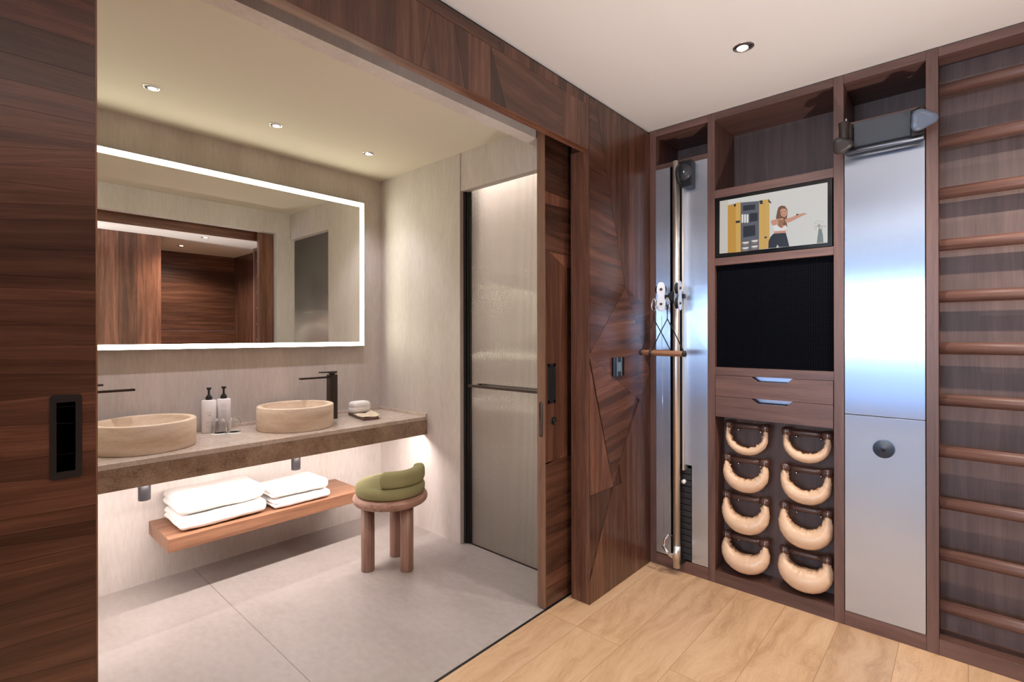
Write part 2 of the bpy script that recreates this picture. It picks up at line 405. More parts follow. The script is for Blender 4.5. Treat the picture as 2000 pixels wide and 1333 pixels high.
wf = thing('window_1', (-.7, -4.65, .15), 'wide window behind the viewpoint', 'window'); del wf['category']; wf['kind'] = S
m = MB()
for lo, hi in (((-3.4, -4.68, .15), (-3.36, -4.63, 2.45)), ((1.96, -4.68, .15), (2.0, -4.63, 2.45)), ((-3.4, -4.68, .15), (2.0, -4.63, .19)), ((-3.4, -4.68, 2.41), (2.0, -4.63, 2.45))): m.box(lo, hi)
m.done('window_frame', BLACK, wf)

# ---- veneer helpers -------------------------------------------------
def clip(poly, a, b, c):
    """keep a*x+b*y+c>=0"""
    out = []
    for i in range(len(poly)):
        p, q = poly[i], poly[(i+1) % len(poly)]
        dp, dq = a*p[0]+b*p[1]+c, a*q[0]+b*q[1]+c
        if dp >= 0: out.append(p)
        if (dp >= 0) != (dq >= 0):
            t = dp/(dp-dq); out.append((p[0]+(q[0]-p[0])*t, p[1]+(q[1]-p[1])*t))
    return out
def inset(poly, g):
    n = len(poly); ar = sum(poly[i][0]*poly[(i+1) % n][1]-poly[(i+1) % n][0]*poly[i][1] for i in range(n))
    if ar < 0: poly = poly[::-1]
    out = list(poly)
    for i in range(n):
        p, q = poly[i], poly[(i+1) % n]; dx, dy = q[0]-p[0], q[1]-p[1]; l = math.hypot(dx, dy)
        if l < 1e-6: continue
        a, b = -dy/l, dx/l
        out = clip(out, a, b, -(a*p[0]+b*p[1])-g)
        if len(out) < 3: return []
    return out
def tiles(mb, X, poly, ang, tone, strips=None, gap=.0006, depth=.004):
    """veneer on an X=const plane facing +X; poly in (Y,Z); ang = grain angle in degrees from +Y; strips = widths across the grain"""
    a = math.radians(ang); g = (math.cos(a), math.sin(a)); nn = (-g[1], g[0])
    pcs = []
    if strips:
        ds = [p[0]*nn[0]+p[1]*nn[1] for p in poly]; d = min(ds); mx = max(ds)
        while d < mx:
            wd = random.uniform(*strips); q = clip(clip(poly, nn[0], nn[1], -d), -nn[0], -nn[1], d+wd)
            if len(q) >= 3: pcs.append((q, tone*random.choice((.74, .88, 1, 1.1, 1.2))))
            d += wd
    else: pcs = [(poly, tone)]
    big = inset(poly, gap)
    for q, t in pcs:
        q = inset(q, .0003) if strips else inset(q, gap)
        if len(q) < 3: continue
        if strips:
            # keep the outer gap as well
            pp = poly; n = len(pp); ar = sum(pp[i][0]*pp[(i+1) % n][1]-pp[(i+1) % n][0]*pp[i][1] for i in range(n))
            if ar < 0: pp = pp[::-1]
            for i in range(n):
                p, r = pp[i], pp[(i+1) % n]; dx, dy = r[0]-p[0], r[1]-p[1]; l = math.hypot(dx, dy)
                if l < 1e-6: continue
                aa, bb = -dy/l, dx/l; q = clip(q, aa, bb, -(aa*p[0]+bb*p[1])-gap)
                if len(q) < 3: break
            if len(q) < 3: continue
        mb.poly([(X, p[0], p[1]) for p in q], (1, 0, 0), depth, (0, g[0], g[1]), t)
def px(pts, X):
    r = []
    for u, v in pts:
        p = at(u, v, 'X', X); r.append((p.y, p.z))
    return r

# ---- partition wall with its veneer picture (plane X=0, Y 2.157..2.81)
Y0, Y1, ZT = 2.157, 2.813, 2.585
m = MB(); m.box((-.11, Y0+.0, 0), (-.005, Y1+.38, HM-.03), 'Z', .35)
m.box((-.111, Y0-.004, 0), (-.001, Y0, 2.313), 'Z', .72)       # end post
A = px([(1166, 204), (1222, 562), (1152, 695)], 0)
A[0] = (2.215, ZT); A[2] = (Y0, A[2][1])
# left of the long seam: dark cross-grained boards
tiles(m, 0, [(Y0, ZT), A[0], A[1], A[2]], -5, .48, strips=(.07, .18), gap=.0032)
# right of the seam: upright boards down to the socket level
tiles(m, 0, [A[0], (Y1, ZT), (Y1, 1.52), A[1]], 90, .62, strips=(.06, .13), gap=.0004)
T = px([(1152, 708), (1197.5, 952), (1152, 970)], 0); T[0] = (Y0, T[0][1]); T[2] = (Y0, T[2][1])
tiles(m, 0, [A[1], (Y1, 1.52), (Y1, 1.15)], 12, .60, strips=(.07, .16), gap=.0004)
tiles(m, 0, [A[2], A[1], (Y1, 1.15), (2.68, .99)], 4, .58, strips=(.05, .13), gap=.0004)
tiles(m, 0, [A[2], (2.68, .99), (2.45, .66), T[1]], 10, .62, strips=(.04, .11), gap=.0004)
tiles(m, 0, T, 90, .72, gap=.0028)
tiles(m, 0, [T[2], T[1], (2.45, .66), (2.60, 0), (Y0, 0)], 90, .62, strips=(.05, .10), gap=.0006)
tiles(m, 0, [(2.45, .66), (2.68, .99), (Y1, 1.15), (Y1, 0), (2.60, 0)], 90, .48, strips=(.06, .12), gap=.0006)
m.done('wall_partition', WAL, kind=S)

# ---- lintel over the opening (plane X=0, z 2.313..2.585)
ZL = 2.313
m = MB(); m.box((-.045, -1.2, ZL), (-.004, Y0, HM-.03), 'Y', .95)
m.box((-.0445, -1.2, ZL-.003), (-.001, Y0-.001, ZL+.001), 'Y', .95)
def ly(u, v): return at(u, v, 'X', 0).y
zs = 2.535
cuts = [-.1, .12, .30, .47, .60, .72, .845, .96, 1.07]
ys = [ly(803, 4), ly(846, 30), ly(903, 57), ly(960, 98)]
tone = [.5, .55, .45, .6, .5, .44, .52, .58, .6]
yy = -.1
while yy < ys[0]-.05:
    wd = random.uniform(.06, .13); y2 = min(yy+wd, ys[0]); tiles(m, 0, [(yy, ZL), (y2, ZL), (y2, ZT), (yy, ZT)], 90, random.uniform(.38, .62), gap=.0002); yy = y2
tiles(m, 0, [(yy, ZL), (ys[0], ZL), (ys[0], ZT), (yy, ZT)], 90, .5, gap=.0002)
b1 = px([(846, 30), (824, 128)], 0); b2 = px([(890, 57), (910, 166)], 0); b3 = px([(913, 62), (912, 167)], 0); b4 = px([(960, 100), (960, 192)], 0); b5 = px([(960, 100), (991, 208)], 0); b6 = px([(1101, 188), (1101, 262)], 0)
def q(a0, a1, ang, t, **k): tiles(m, 0, [(a0[0], zs), (a1[0], zs), (a1[1], ZL), (a0[1], ZL)], ang, t, **k)
q((ys[0], ys[0]), (b1[0][0], b1[1][0]), 92, .60, gap=.0004)
q((b1[0][0], b1[1][0]), (b2[0][0], b2[1][0]), 93, .52, gap=.0006)
q((b2[0][0], b2[1][0]), (b3[0][0]+.01, b3[1][0]+.012), 100, .32, gap=.0004)
q((b3[0][0]+.01, b3[1][0]+.012), (b4[0][0], b4[0][0]), 90, .72, gap=.0004)
tiles(m, 0, [(b4[0][0], zs), (b5[1][0], ZL), (b4[0][0], ZL)], 105, .22, gap=.0006)
q((b4[0][0], b5[1][0]), (b6[0][0], b6[0][0]), -6, .50, gap=.001)
tiles(m, 0, [(b6[0][0], ZL), (Y0, ZL), (Y0, zs), (b6[0][0], zs)], 90, .62, strips=(.04, .09), gap=.0004)
tiles(m, 0, [(ys[0], zs), (ly(979, 85), zs), (ly(979, 85), ZT), (ys[0], ZT)], 3, .5, gap=.0012)
yy = ly(979, 85)
while yy < Y0-.01:
    wd = random.uniform(.018, .05); y2 = min(yy+wd, Y0); tiles(m, 0, [(yy, zs), (y2, zs), (y2, ZT), (yy, ZT)], 90, random.uniform(.3, .85), gap=.0003); yy = y2
m.done('wall_lintel', WAL, kind=S)
box('trim_2', (-.03, -4.6, 2.57), (-.012, 3.2, HM), BLACK, kind=S)

# ================================================================== SLIDING DOORS
# right leaf, half inside the wall pocket
dr = thing('sliding_door', (-.163, 2.45, 0), 'walnut sliding door slid into the wall pocket at the right end of the opening, with a lock', 'door', 'sliding bathroom doors')
m = MB(); m.box((-.186, 1.9725, .008), (-.142, 2.95, 2.40), 'Z', .9)
XD = -.138
def band(yl, yr, ya, yb, n):     # pixel rows at two columns -> (Y,Z) points
    p, q_ = at(ya, yl, 'X', XD), at(yb, yr, 'X', XD)
    return p, q_
rows = [(268, 268, .3), (335, 345, .3), (372, 392, .52), (400, 405, .30), (430, 432, .36), (447, 452, .5), (470, 500, .4)]
def seg(m, z0a, z0b, z1a, z1b, ya, yb, t, ang):
    tiles(m, XD, [(ya, z0a), (yb, z0b), (yb, z1b), (ya, z1a)], ang, t, gap=.0004)
def drow(vL, vR):
    a, b = at(1065, vL, 'X', XD), at(1113, vR, 'X', XD); s = (b.z-a.z)/(b.y-a.y)
    return a.z+(1.973-a.y)*s, a.z+(2.95-a.y)*s*.35
zr = [(2.39, 2.39)]+[drow(*v) for v in ((330, 318), (372, 395), (398, 402), (428, 430), (448, 455), (488, 505))]
tn = [.28, .30, .50, .30, .36, .52]
for i, t in enumerate(tn): seg(m, zr[i+1][0], zr[i+1][1], zr[i][0], zr[i][1], 1.973, 2.95, t, -2)
zm = at(1065, 905, 'X', XD).z
ctr = [(1.973, zm), (1.973, zr[-1][0]), (2.95, zr[-1][1]), (2.95, zm)]
y_s = at(1092, 700, 'X', XD).y; y_t = at(1108, 700, 'X', XD).y
zt_ = zr[-1][0]
tiles(m, XD, [(1.973, zm-.01), (y_s, zm+.005), (y_s, zt_-.045), (2.02, zt_-.012), (1.973, zt_)], 90, .44, gap=.0006)
tiles(m, XD, [(y_s, zm+.005), (y_t-.02, zm+.03), (y_t, zm+.09), (y_t, zt_-.12), (y_t-.02, zt_-.07), (y_s, zt_-.045)], 90, .60, gap=.0006)
tiles(m, XD, [(y_t, zm), (2.95, zm), (2.95, zt_), (y_t, zt_-.07)], 90, .26, gap=.0004)
zq = [(zm, zm+.02)]+[drow(*v) for v in ((985, 970), (1032, 1022), (1048, 1040), (1095, 1080), (1125, 1098), (1150, 1125))]+[(.008, .008)]
for i, t in enumerate([.42, .46, .27, .42, .34, .62, .45]): seg(m, zq[i+1][0], zq[i+1][1], zq[i][0], zq[i][1], 1.973, 2.95, t, 3)
m.done('door_leaf', WAL, dr)
box('edge_strip', (-.1875, 1.968, .006), (-.138, 1.9725, 2.40), SHELFW, dr, tone=.42)
m = MB()
y0_, y1_, z0_, z1_ = 1.989, 2.052, 1.026, 1.226
m.box((XD, y0_, z0_), (XD+.0025, y0_+.014, z1_)); m.box((XD, y1_-.014, z0_), (XD+.0025, y1_, z1_)); m.box((XD, y0_, z0_), (XD+.0025, y1_, z0_+.016)); m.box((XD, y0_, z1_-.016), (XD+.0025, y1_, z1_))
m.box((XD-.001, y0_+.01, z0_+.012), (XD+.0004, y1_-.01, z1_-.012))
m.done('flush_pull', BLACK, dr, bevel=.001)
m = MB(); m.lathe([(.021, 0), (.021, .004), (.018, .005), (.0165, .003), (.0165, .002)], (XD, 2.036, .936), 'X', 28); m.lathe([(.0, 0), (.011, .0), (.011, .006), (.007, .008), (.0, .008)], (XD+.002, 2.036, .936), 'X', 20)
m.done('lock_rose', BLACK, dr)
m = MB(); m.lathe([(.0001, 0), (.011, 0), (.011, .002), (.0001, .002)], (0, 0, 0), 'Y', 20)
for v in m.bm.verts:
    v.co = Vector((v.co.x, -v.co.y, v.co.z+(.078 if v.co.z > 0 else -.078)))+Vector((-.1635, 1.968, .948))
m.done('edge_pull', GUN, dr)
# left leaf, near the camera
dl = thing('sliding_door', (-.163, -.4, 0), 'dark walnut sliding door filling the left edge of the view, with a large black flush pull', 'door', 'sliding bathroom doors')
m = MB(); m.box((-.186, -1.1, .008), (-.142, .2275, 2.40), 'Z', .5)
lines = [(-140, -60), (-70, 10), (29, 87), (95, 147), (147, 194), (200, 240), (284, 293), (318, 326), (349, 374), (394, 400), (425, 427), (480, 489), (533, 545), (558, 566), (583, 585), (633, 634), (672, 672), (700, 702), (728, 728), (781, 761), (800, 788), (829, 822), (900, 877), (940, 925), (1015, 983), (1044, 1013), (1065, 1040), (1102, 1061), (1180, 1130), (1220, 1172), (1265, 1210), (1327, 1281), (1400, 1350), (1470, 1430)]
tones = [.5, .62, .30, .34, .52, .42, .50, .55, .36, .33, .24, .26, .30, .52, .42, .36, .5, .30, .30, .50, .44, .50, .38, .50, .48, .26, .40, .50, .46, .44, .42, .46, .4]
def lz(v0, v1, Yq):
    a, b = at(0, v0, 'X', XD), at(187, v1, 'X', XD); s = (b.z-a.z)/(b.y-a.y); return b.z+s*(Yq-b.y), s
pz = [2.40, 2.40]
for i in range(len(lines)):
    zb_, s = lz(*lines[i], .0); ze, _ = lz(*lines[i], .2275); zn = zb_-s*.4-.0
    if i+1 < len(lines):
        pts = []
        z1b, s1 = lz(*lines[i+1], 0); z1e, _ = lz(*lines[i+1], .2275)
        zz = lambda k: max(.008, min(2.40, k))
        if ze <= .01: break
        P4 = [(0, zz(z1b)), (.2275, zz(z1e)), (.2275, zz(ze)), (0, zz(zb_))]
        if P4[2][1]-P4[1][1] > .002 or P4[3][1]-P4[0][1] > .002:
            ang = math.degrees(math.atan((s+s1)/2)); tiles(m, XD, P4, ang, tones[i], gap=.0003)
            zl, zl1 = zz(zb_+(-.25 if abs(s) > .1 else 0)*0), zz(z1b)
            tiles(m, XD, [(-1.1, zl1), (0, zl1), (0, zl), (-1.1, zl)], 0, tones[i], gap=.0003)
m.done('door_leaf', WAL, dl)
box('edge_strip', (-.1875, .2275, .006), (-.138, .231, 2.40), SHELFW, dl, tone=.42)
m = MB(); y0_, y1_, z0_, z1_ = .145, .2015, 1.037, 1.232
def rr(y0, y1, z0, z1, r, k=5):
    pts = []
    for cx_, cz_, a0 in ((y1-r, z1-r, 0), (y0+r, z1-r, 90), (y0+r, z0+r, 180), (y1-r, z0+r, 270)):
        for i in range(k+1):
            a = math.radians(a0+90*i/k); pts.append((cx_+r*math.cos(a), cz_+r*math.sin(a)))
    return pts
o_ = rr(y0_, y1_, z0_, z1_, .006); i_ = rr(y0_+.0115, y1_-.0115, z0_+.017, z1_-.017, .0015)
m.rings([[(XD, a, b) for a, b in o_], [(XD+.003, a, b) for a, b in o_], [(XD+.003, a, b) for a, b in i_], [(XD-.014, a, b) for a, b in i_]])
for f in m.bm.faces: f.smooth = False
m.done('flush_pull', BLACK, dl)
# ================================================================== BATHROOM
# --- mirror
mir = thing('backlit_mirror', (-1.925, .95, 1.292), 'large rectangular mirror with a glowing white LED border on the stone wall', 'mirror')
MY0, MY1, MZ0, MZ1 = -.15, 2.049, 1.293, 2.359
box('backing', (-1.9595, MY0, MZ0), (-1.9165, MY1, MZ1), BLACK, mir)
m = MB(); wd = .034
m.box((-1.9165, MY0+.003, MZ1-.036), (-1.9152, MY1-.003, MZ1-.003)); m.box((-1.9165, MY0+.003, MZ0+.003), (-1.9152, MY1-.003, MZ0+.030))
m.box((-1.9165, MY1-wd-.003, MZ0+.030), (-1.9152, MY1-.003, MZ1-.036)); m.box((-1.9165, MY0+.003, MZ0+.030), (-1.9152, MY0+wd, MZ1-.036))
m.done('led_border', LED, mir)
box('mirror_glass', (-1.9165, MY0+wd, MZ0+.030), (-1.9150, MY1-wd-.003, MZ1-.036), MIRR, mir)
# --- counter
ct = thing('vanity_counter', (-1.68, .9, .68), 'long brown marble vanity counter floating along the stone wall', 'counter')
CXF = -1.392
box('counter_top', (-1.96, -.4, .777), (CXF, 2.2215, .8025), MARBT, ct, bevel=.002)
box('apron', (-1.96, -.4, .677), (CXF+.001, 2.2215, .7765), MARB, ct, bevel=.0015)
m = MB(); m.box((-1.96, -.4, .8025), (-1.946, 2.2215, .822)); m.box((-1.946, 2.208, .8025), (CXF, 2.2215, .822))
m.done('upstand', MARBT, ct, bevel=.001)
area('under_counter_light', (-1.43, .93, .672), (-.45, 0, -1), 2.5, .016, 15, (1, .90, .86), ct, xaxis=(0, 1, 0))
# --- basins
def basin(y, label):
    t = thing('vessel_basin', (-1.681, y, .8025), label, 'basin', 'round travertine basins')
    m = MB(); r, h = .2208, .1395; ti = .032
    z0 = .8026
    m.lathe([(.0, 0), (r-.004, 0), (r, .004), (r, h-.004), (r-.004, h), (r-ti+.004, h), (r-ti, h-.004), (r-ti-.004, .05), (r-ti-.03, .028), (.03, .022), (.0, .022)], (-1.681, y, z0), 'Z', 96)
    m.done('bowl', TRAV, t)
    m = MB(); m.lathe([(.0, 0), (.022, 0), (.022, .004), (.0, .005)], (-1.681, y, z0+.0225), 'Z', 24); m.done('drain', BLACK, t, smooth=True)
    return t
basin(1.4236, 'round travertine basin on the counter beside the soap tray, nearer the shower')
basin(.6484, 'round travertine basin partly hidden by the left door, beside the pump bottles')
# --- taps
def tap(y, label, x=-1.80):
    t = thing('basin_tap', (x, y, .8025), label, 'tap', 'black basin taps')
    m = MB(); m.box((x-.027, y-.027, .8026), (x+.027, y+.027, 1.105)); m.done('column', GUN, t, bevel=.002)
    m = MB(); m.box((x-.016, y-.225, 1.082), (x+.016, y-.026, 1.094)); m.done('spout', GUN, t, bevel=.0015)
    m = MB(); m.lathe([(.019, 0), (.019, .013)], (x, y, 1.105), 'Z', 24); m.done('neck', GUN, t)
    m = MB(); m.box((x-.023, y-.085, 1.118), (x+.023, y+.027, 1.127)); m.box((x-.022, y-.022, 1.112), (x+.022, y+.025, 1.118)); m.done('lever', GUN, t, bevel=.001)
    return t
tap(1.728, 'tall black mixer tap rising behind the right basin')
lt = thing('basin_tap', (-1.82, .425, .8025), 'black tap with its spout showing beside the left door above the left basin', 'tap', 'black basin taps')
m = MB(); m.box((-1.847, .398, .8026), (-1.793, .452, 1.105)); m.done('column', GUN, lt, bevel=.002)
m = MB(); m.box((-1.836, .451, 1.082), (-1.804, .632, 1.094)); m.done('spout', GUN, lt, bevel=.0015)
m = MB(); m.lathe([(.019, 0), (.019, .013)], (-1.82, .425, 1.105), 'Z', 24); m.done('neck', GUN, lt)
m = MB(); m.box((-1.843, .398, 1.118), (-1.797, .50, 1.127)); m.done('lever', GUN, lt, bevel=.001)
# --- bottles
PRINT = plain('grey_print', (.35, .32, .33), .6)
def bottle(x, y, label, rows):
    t = thing('pump_bottle', (x, y, .8025), label, 'bottle', 'white pump bottles')
    m = MB(); r = .0375
    m.lathe([(.0, 0), (r-.004, 0), (r, .004), (r, .186), (r-.004, .190), (.012, .192), (.0, .192)], (x, y, .8026), 'Z', 40); m.done('bottle_body', WHITE, t)
    m = MB(); m.lathe([(.0175, 0), (.0175, .013), (.014, .020), (.006, .030), (.0055, .045), (.006, .055), (.012, .064), (.012, .071), (.003, .072)], (x, y, .9946), 'Z', 24); 
    m.box((x-.004, y-.004, 1.058), (x+.034, y+.004, 1.066)); m.done('pump', BLACK, t)
    ca = math.atan2(CAM.y-y, CAM.x-x)
    for zz_, wdt, off, th in rows:
        m = MB(); k = 8; pa = [ca+off+(i/(k-1)-.5)*wdt for i in range(k)]
        m.rings([[(x+(r+.0003)*math.cos(a), y+(r+.0003)*math.sin(a), zz_-th/2), (x+(r+.0003)*math.cos(a), y+(r+.0003)*math.sin(a), zz_+th/2), (x+(r-.0005)*math.cos(a), y+(r-.0005)*math.sin(a), zz_)] for a in pa])
        m.done('print_line', PRINT, t)
    return t
bottle(-1.885, 1.0, 'white pump bottle, the left one of the pair between the basins', [(.925, .9, .0, .0012), (.915, .7, .0, .0012), (.905, .45, .05, .003), (.868, 1.0, 0, .0012), (.862, .9, 0, .0012), (.850, 1.0, 0, .0012), (.843, .8, 0, .0012), (.834, .9, 0, .0012)])
bottle(-1.893, 1.082, 'white pump bottle, the right one of the pair, behind the two glasses', [(.965, 1.0, 0, .001), (.957, .9, 0, .001), (.95, 1.0, 0, .001), (.942, .9, 0, .001), (.93, .8, 0, .001), (.922, 1.0, 0, .001), (.914, .8, 0, .001), (.90, .9, 0, .001), (.89, .8, 0, .001)])
# --- tumblers upside down on coasters
def tumbler(x, y, label):
    c = MB(); c.lathe([(.0, 0), (.042, 0), (.042, .0015), (.0, .0015)], (x+.022, y-.012, .8026), 'Z', 36)
    co = c.done('paper_coaster', CERAM)
    m = MB(); r = .034
    m.lathe([(r, 0), (r+.0005, .05), (r-.004, .072), (r-.012, .083), (.0, .085), (.0, .077), (r-.014, .076), (r-.006, .068), (r-.002, .05), (r-.002, 0)], (x, y, .8048), 'Z', 48)
    g = m.done('glass_tumbler', GLASS, smooth=True)
    tag(g, label, 'glass', 'upturned tumblers'); return co
c1 = tumbler(-1.815, 1.036, 'upturned clear tumbler in front of the right pump bottle')
tag(c1, 'white round paper coaster nearer the pump bottles', 'coaster', 'paper coasters')
c2 = tumbler(-1.785, 1.103, 'upturned clear tumbler standing nearest the right basin')
tag(c2, 'white round paper coaster nearer the right basin', 'coaster', 'paper coasters')
# --- soap tray
tr = MB(); tr.box((-.160, -.053, 0), (.160, .053, .018), 'X', .5)
tray = tr.done('wooden_tray', WALC, bevel=.003, origin=(0, 0, 0)); tray.location = (-1.70, 1.905, .8026); tray.rotation_euler.z = math.radians(-12)
tag(tray, 'small dark wooden tray at the right end of the marble counter', 'tray')
def towel_mesh(mb, c, s, r, n=22, amp=.004, sd=0, fold=0.0, foldside=-1, nf=1):
    """folded cloth block: centre c, half sizes s, edge radius r"""
    bm = mb.bm
    tmp = bmesh.new(); bmesh.ops.create_cube(tmp, size=2.0)
    bmesh.ops.subdivide_edges(tmp, edges=tmp.edges[:], cuts=n, use_grid_fill=True)
    sx, sy, sz = s; vm = {}
    for v in tmp.verts:
        p = Vector((v.co.x*sx, v.co.y*sy, v.co.z*sz))
        q_ = Vector((max(-sx+r, min(sx-r, p.x)), max(-sy+r, min(sy-r, p.y)), max(-sz+r, min(sz-r, p.z))))
        d = p-q_
        if d.length > 1e-6: d.normalize()
        p2 = q_+d*r
        k = noise.noise(Vector((p2.x*9+sd, p2.y*9, p2.z*14)))*amp + noise.noise(Vector((p2.x*34+sd, p2.y*34, p2.z*50)))*amp*.35
        p2 += (d if d.length > .5 else Vector((0, 0, 1)))*k
        if fold:
            e = (p2.y*foldside)/sy
            zz_ = p2.z/sz
            g = math.exp(-((abs(zz_)-.0)*5.5)**2) if nf == 1 else max(math.exp(-((zz_-.33)*8)**2), math.exp(-((zz_+.33)*8)**2))
            if e > .88: p2.y -= foldside*fold*g
            if abs(p2.x/sx) > .93 and p2.x > 0: p2.x -= fold*.25*g
        p2.z += noise.noise(Vector((p2.x*5+sd, p2.y*4, 3.3)))*amp*1.2*(p2.z/sz*.5+.5)
        vm[v] = bm.verts.new(Vector(c)+p2)
    fs = []
    for f in tmp.faces: nf_ = bm.faces.new([vm[v] for v in f.verts]); nf_.smooth = True; fs.append(nf_)
    tmp.free(); mb.paint(fs); return fs
m = MB(); towel_mesh(m, (-1.778, 1.925, .8026+.021+.042), (.050, .068, .041), .026, n=12, amp=.002, sd=4, fold=.006, foldside=-1)
tag(m.done('folded_washcloth', TOWEL), 'small rolled white washcloth on the wooden tray', 'washcloth')
m = MB(); n_ = 10; g_ = []
for i in range(n_+1):
    for j in range(n_+1):
        a, b = i/n_, j/n_; x_ = -.085+.17*a; y_ = -.065+.13*b
        zz_ = .0165+.003+.002*math.sin(7*b)+(.016*(b-.7)/.3 if b > .7 else 0)*(1-a*.8)+.002*math.sin(9*a+3*b)
        g_.append(m.bm.verts.new((x_, y_, zz_)))
fs = [m.bm.faces.new((g_[i*(n_+1)+j], g_[(i+1)*(n_+1)+j], g_[(i+1)*(n_+1)+j+1], g_[i*(n_+1)+j+1])) for i in range(n_) for j in range(n_)]
m.paint(fs); pc = m.done('cream_paper_packet', PAPER, smooth=True, origin=(0, 0, 0)); md = pc.modifiers.new('thick', 'SOLIDIFY'); md.thickness = .002; md.offset = 0
pc.location = (-1.635, 1.895, .806); pc.rotation_euler.z = math.radians(-10); tag(pc, 'crumpled cream paper packet lying on the wooden tray', 'packet')
# --- traps below the counter
for y, lb in ((.659, 'dark cylindrical drain trap under the counter below the left basin'), (1.454, 'dark cylindrical drain trap under the counter below the right basin')):
    m = MB(); m.lathe([(.0, .0), (.026, 0), (.0275, .003), (.0275, .155), (.0, .155)], (-1.75, y, .518), 'Z', 32)
    tag(m.done('drain_trap', plain('dark_pewter', (.05, .045, .05), .35, .3), smooth=False), lb, 'drain trap', 'drain traps')
# --- floating shelf
sh = MB(); sh.box((-1.96, .722, .268), (-1.577, 1.834, .338), 'Y', .55)
tag(sh.done('floating_shelf', SHELFW, bevel=.0015), 'floating walnut shelf low on the stone wall holding folded towels', 'shelf')
def towel(c, s, r, sd, label, fold=.012, nf=1, grp='folded bath towels', rz=0):
    m = MB(); towel_mesh(m, (0, 0, s[2]), s, r, n=26, amp=.0055, sd=sd, fold=fold, nf=nf)
    o = m.done('folded_towel', TOWEL, origin=(0, 0, 0)); o.location = c; o.rotation_euler.z = rz
    return tag(o, label, 'towel', grp)
towel((-1.765, 1.003, .346), (.160, .222, .036), .030, 1, 'large folded white towel, lower one of the left stack, on the floating shelf', nf=1)
towel((-1.770, .995, .427), (.163, .222, .043), .038, 9, 'large folded white towel, upper one of the left stack on the shelf', nf=1)
towel((-1.735, 1.435, .345), (.135, .178, .024), .020, 17, 'small folded white towel, lower one of the right stack beside the big towels', nf=1, grp='folded hand towels')
towel((-1.742, 1.425, .402), (.135, .178, .029), .026, 23, 'small folded white towel, upper one of the right stack on the shelf', nf=1, grp='folded hand towels')
# --- stool
SX, SY = -1.130, 1.740
st = thing('boucle_stool', (SX, SY, 0), 'round stool with three thick wooden legs and an olive green cushion with a rolled back', 'stool')
for (lx, ly_) in ((-1.176, 1.615), (-1.008, 1.768), (-1.222, 1.842)):
    m = MB(); m.lathe([(.0, 0), (.035, 0), (.038, .004), (.038, .385), (.0, .385)], (lx, ly_, .0005), 'Z', 36, tone=random.uniform(.42, .56)); m.done('leg', STOOLW, st)
m = MB(); pr = [(.0, .384)]+[(.190+.0275*math.cos(a), .411+.0275*math.sin(a)) for a in [(-PI/2)+PI*i/10 for i in range(11)]]+[(.0, .4385)]
m.lathe(pr, (SX, SY, 0), 'Z', 72, tone=.62, axis='Y'); m.done('seat_rim', STOOLW, st)
m = MB(); pr = [(.0, .439), (.186, .439), (.200, .450)]+[(.165+.037*math.cos(a), .478+.032*math.sin(a)) for a in [i*PI/2/8 for i in range(9)]]+[(.13, .519), (.09, .527), (.05, .531), (.0, .533)]
m.lathe(pr, (SX, SY, 0), 'Z', 72); m.done('seat_cushion', GREEN, st)
m = MB(); rs = []; n_ = 44
a0, a1 = math.radians(-54), math.radians(66)
for i in range(n_+1):
    t = i/n_; a = a0+(a1-a0)*t
    e = min(1, min(t, 1-t)*17+.03); e = math.sqrt(1-(1-e)**2)
    rx, rz_ = .036*(.25+.75*e), .050*e; R_ = .166; zc_ = .548
    def se(v): return math.copysign(abs(v)**.62, v)
    rs.append([(SX+(R_+rx*se(math.cos(b)))*math.cos(a), SY+(R_+rx*se(math.cos(b)))*math.sin(a), zc_+rz_*se(math.sin(b))*(1 if math.sin(b) > 0 else .80)) for b in [2*PI*j/28 for j in range(28)]])
m.rings(rs); m.done('back_roll', GREEN, st)
# --- reeded shower screen
shw = thing('shower_screen', (-.65, 2.275, 0), 'reeded glass shower door in a dark frame set in the far stone wall', 'shower door')
m = MB(); X0_, X1_ = -.995, -.272; nf_ = 84; pit = (X1_-X0_)/nf_; k = 5
fr = []
for i in range(nf_*k+1):
    x_ = X0_+(X1_-X0_)*i/(nf_*k); ph = (i % k)/k; fr.append((x_, 2.2725-.0013*math.sin(PI*ph)))
va = [m.bm.verts.new((x_, y_, .008)) for x_, y_ in fr]; vb = [m.bm.verts.new((x_, y_, 2.314)) for x_, y_ in fr]
vc = [m.bm.verts.new((x_, 2.279, .008)) for x_, y_ in fr]; vd = [m.bm.verts.new((x_, 2.279, 2.314)) for x_, y_ in fr]
fs = []
for i in range(len(fr)-1):
    f = m.bm.faces.new((va[i], va[i+1], vb[i+1], vb[i])); f.smooth = True; fs.append(f)
    fs.append(m.bm.faces.new((vc[i+1], vc[i], vd[i], vd[i+1])))
    fs.append(m.bm.faces.new((va[i+1], va[i], vc[i], vc[i+1]))); fs.append(m.bm.faces.new((vb[i], vb[i+1], vd[i+1], vd[i])))
fs.append(m.bm.faces.new((va[0], vb[0], vd[0], vc[0]))); fs.append(m.bm.faces.new((vb[-1], va[-1], vc[-1], vd[-1])))
m.paint(fs); m.done('glass_panel', REED, shw)
m = MB(); m.box((-1.047, 2.252, .0), (-1.024, 2.30, 2.316)); m.box((-1.022, 2.262, 0), (-1.008, 2.29, 2.31)); m.box((-1.006, 2.268, 0), (-.995, 2.284, 2.314)); m.done('frame_post', BLACK, shw, bevel=.001)
box('threshold', (-.995, 2.268, .0), (-.272, 2.284, .008), GUN, shw)
m = MB(); m.box((-.972, 2.222, 1.036), (-.385, 2.236, 1.052)); m.box((-.955, 2.236, 1.038), (-.94, 2.271, 1.05)); m.box((-.415, 2.236, 1.038), (-.40, 2.271, 1.05)); m.done('towel_bar', GUN, shw, bevel=.001)
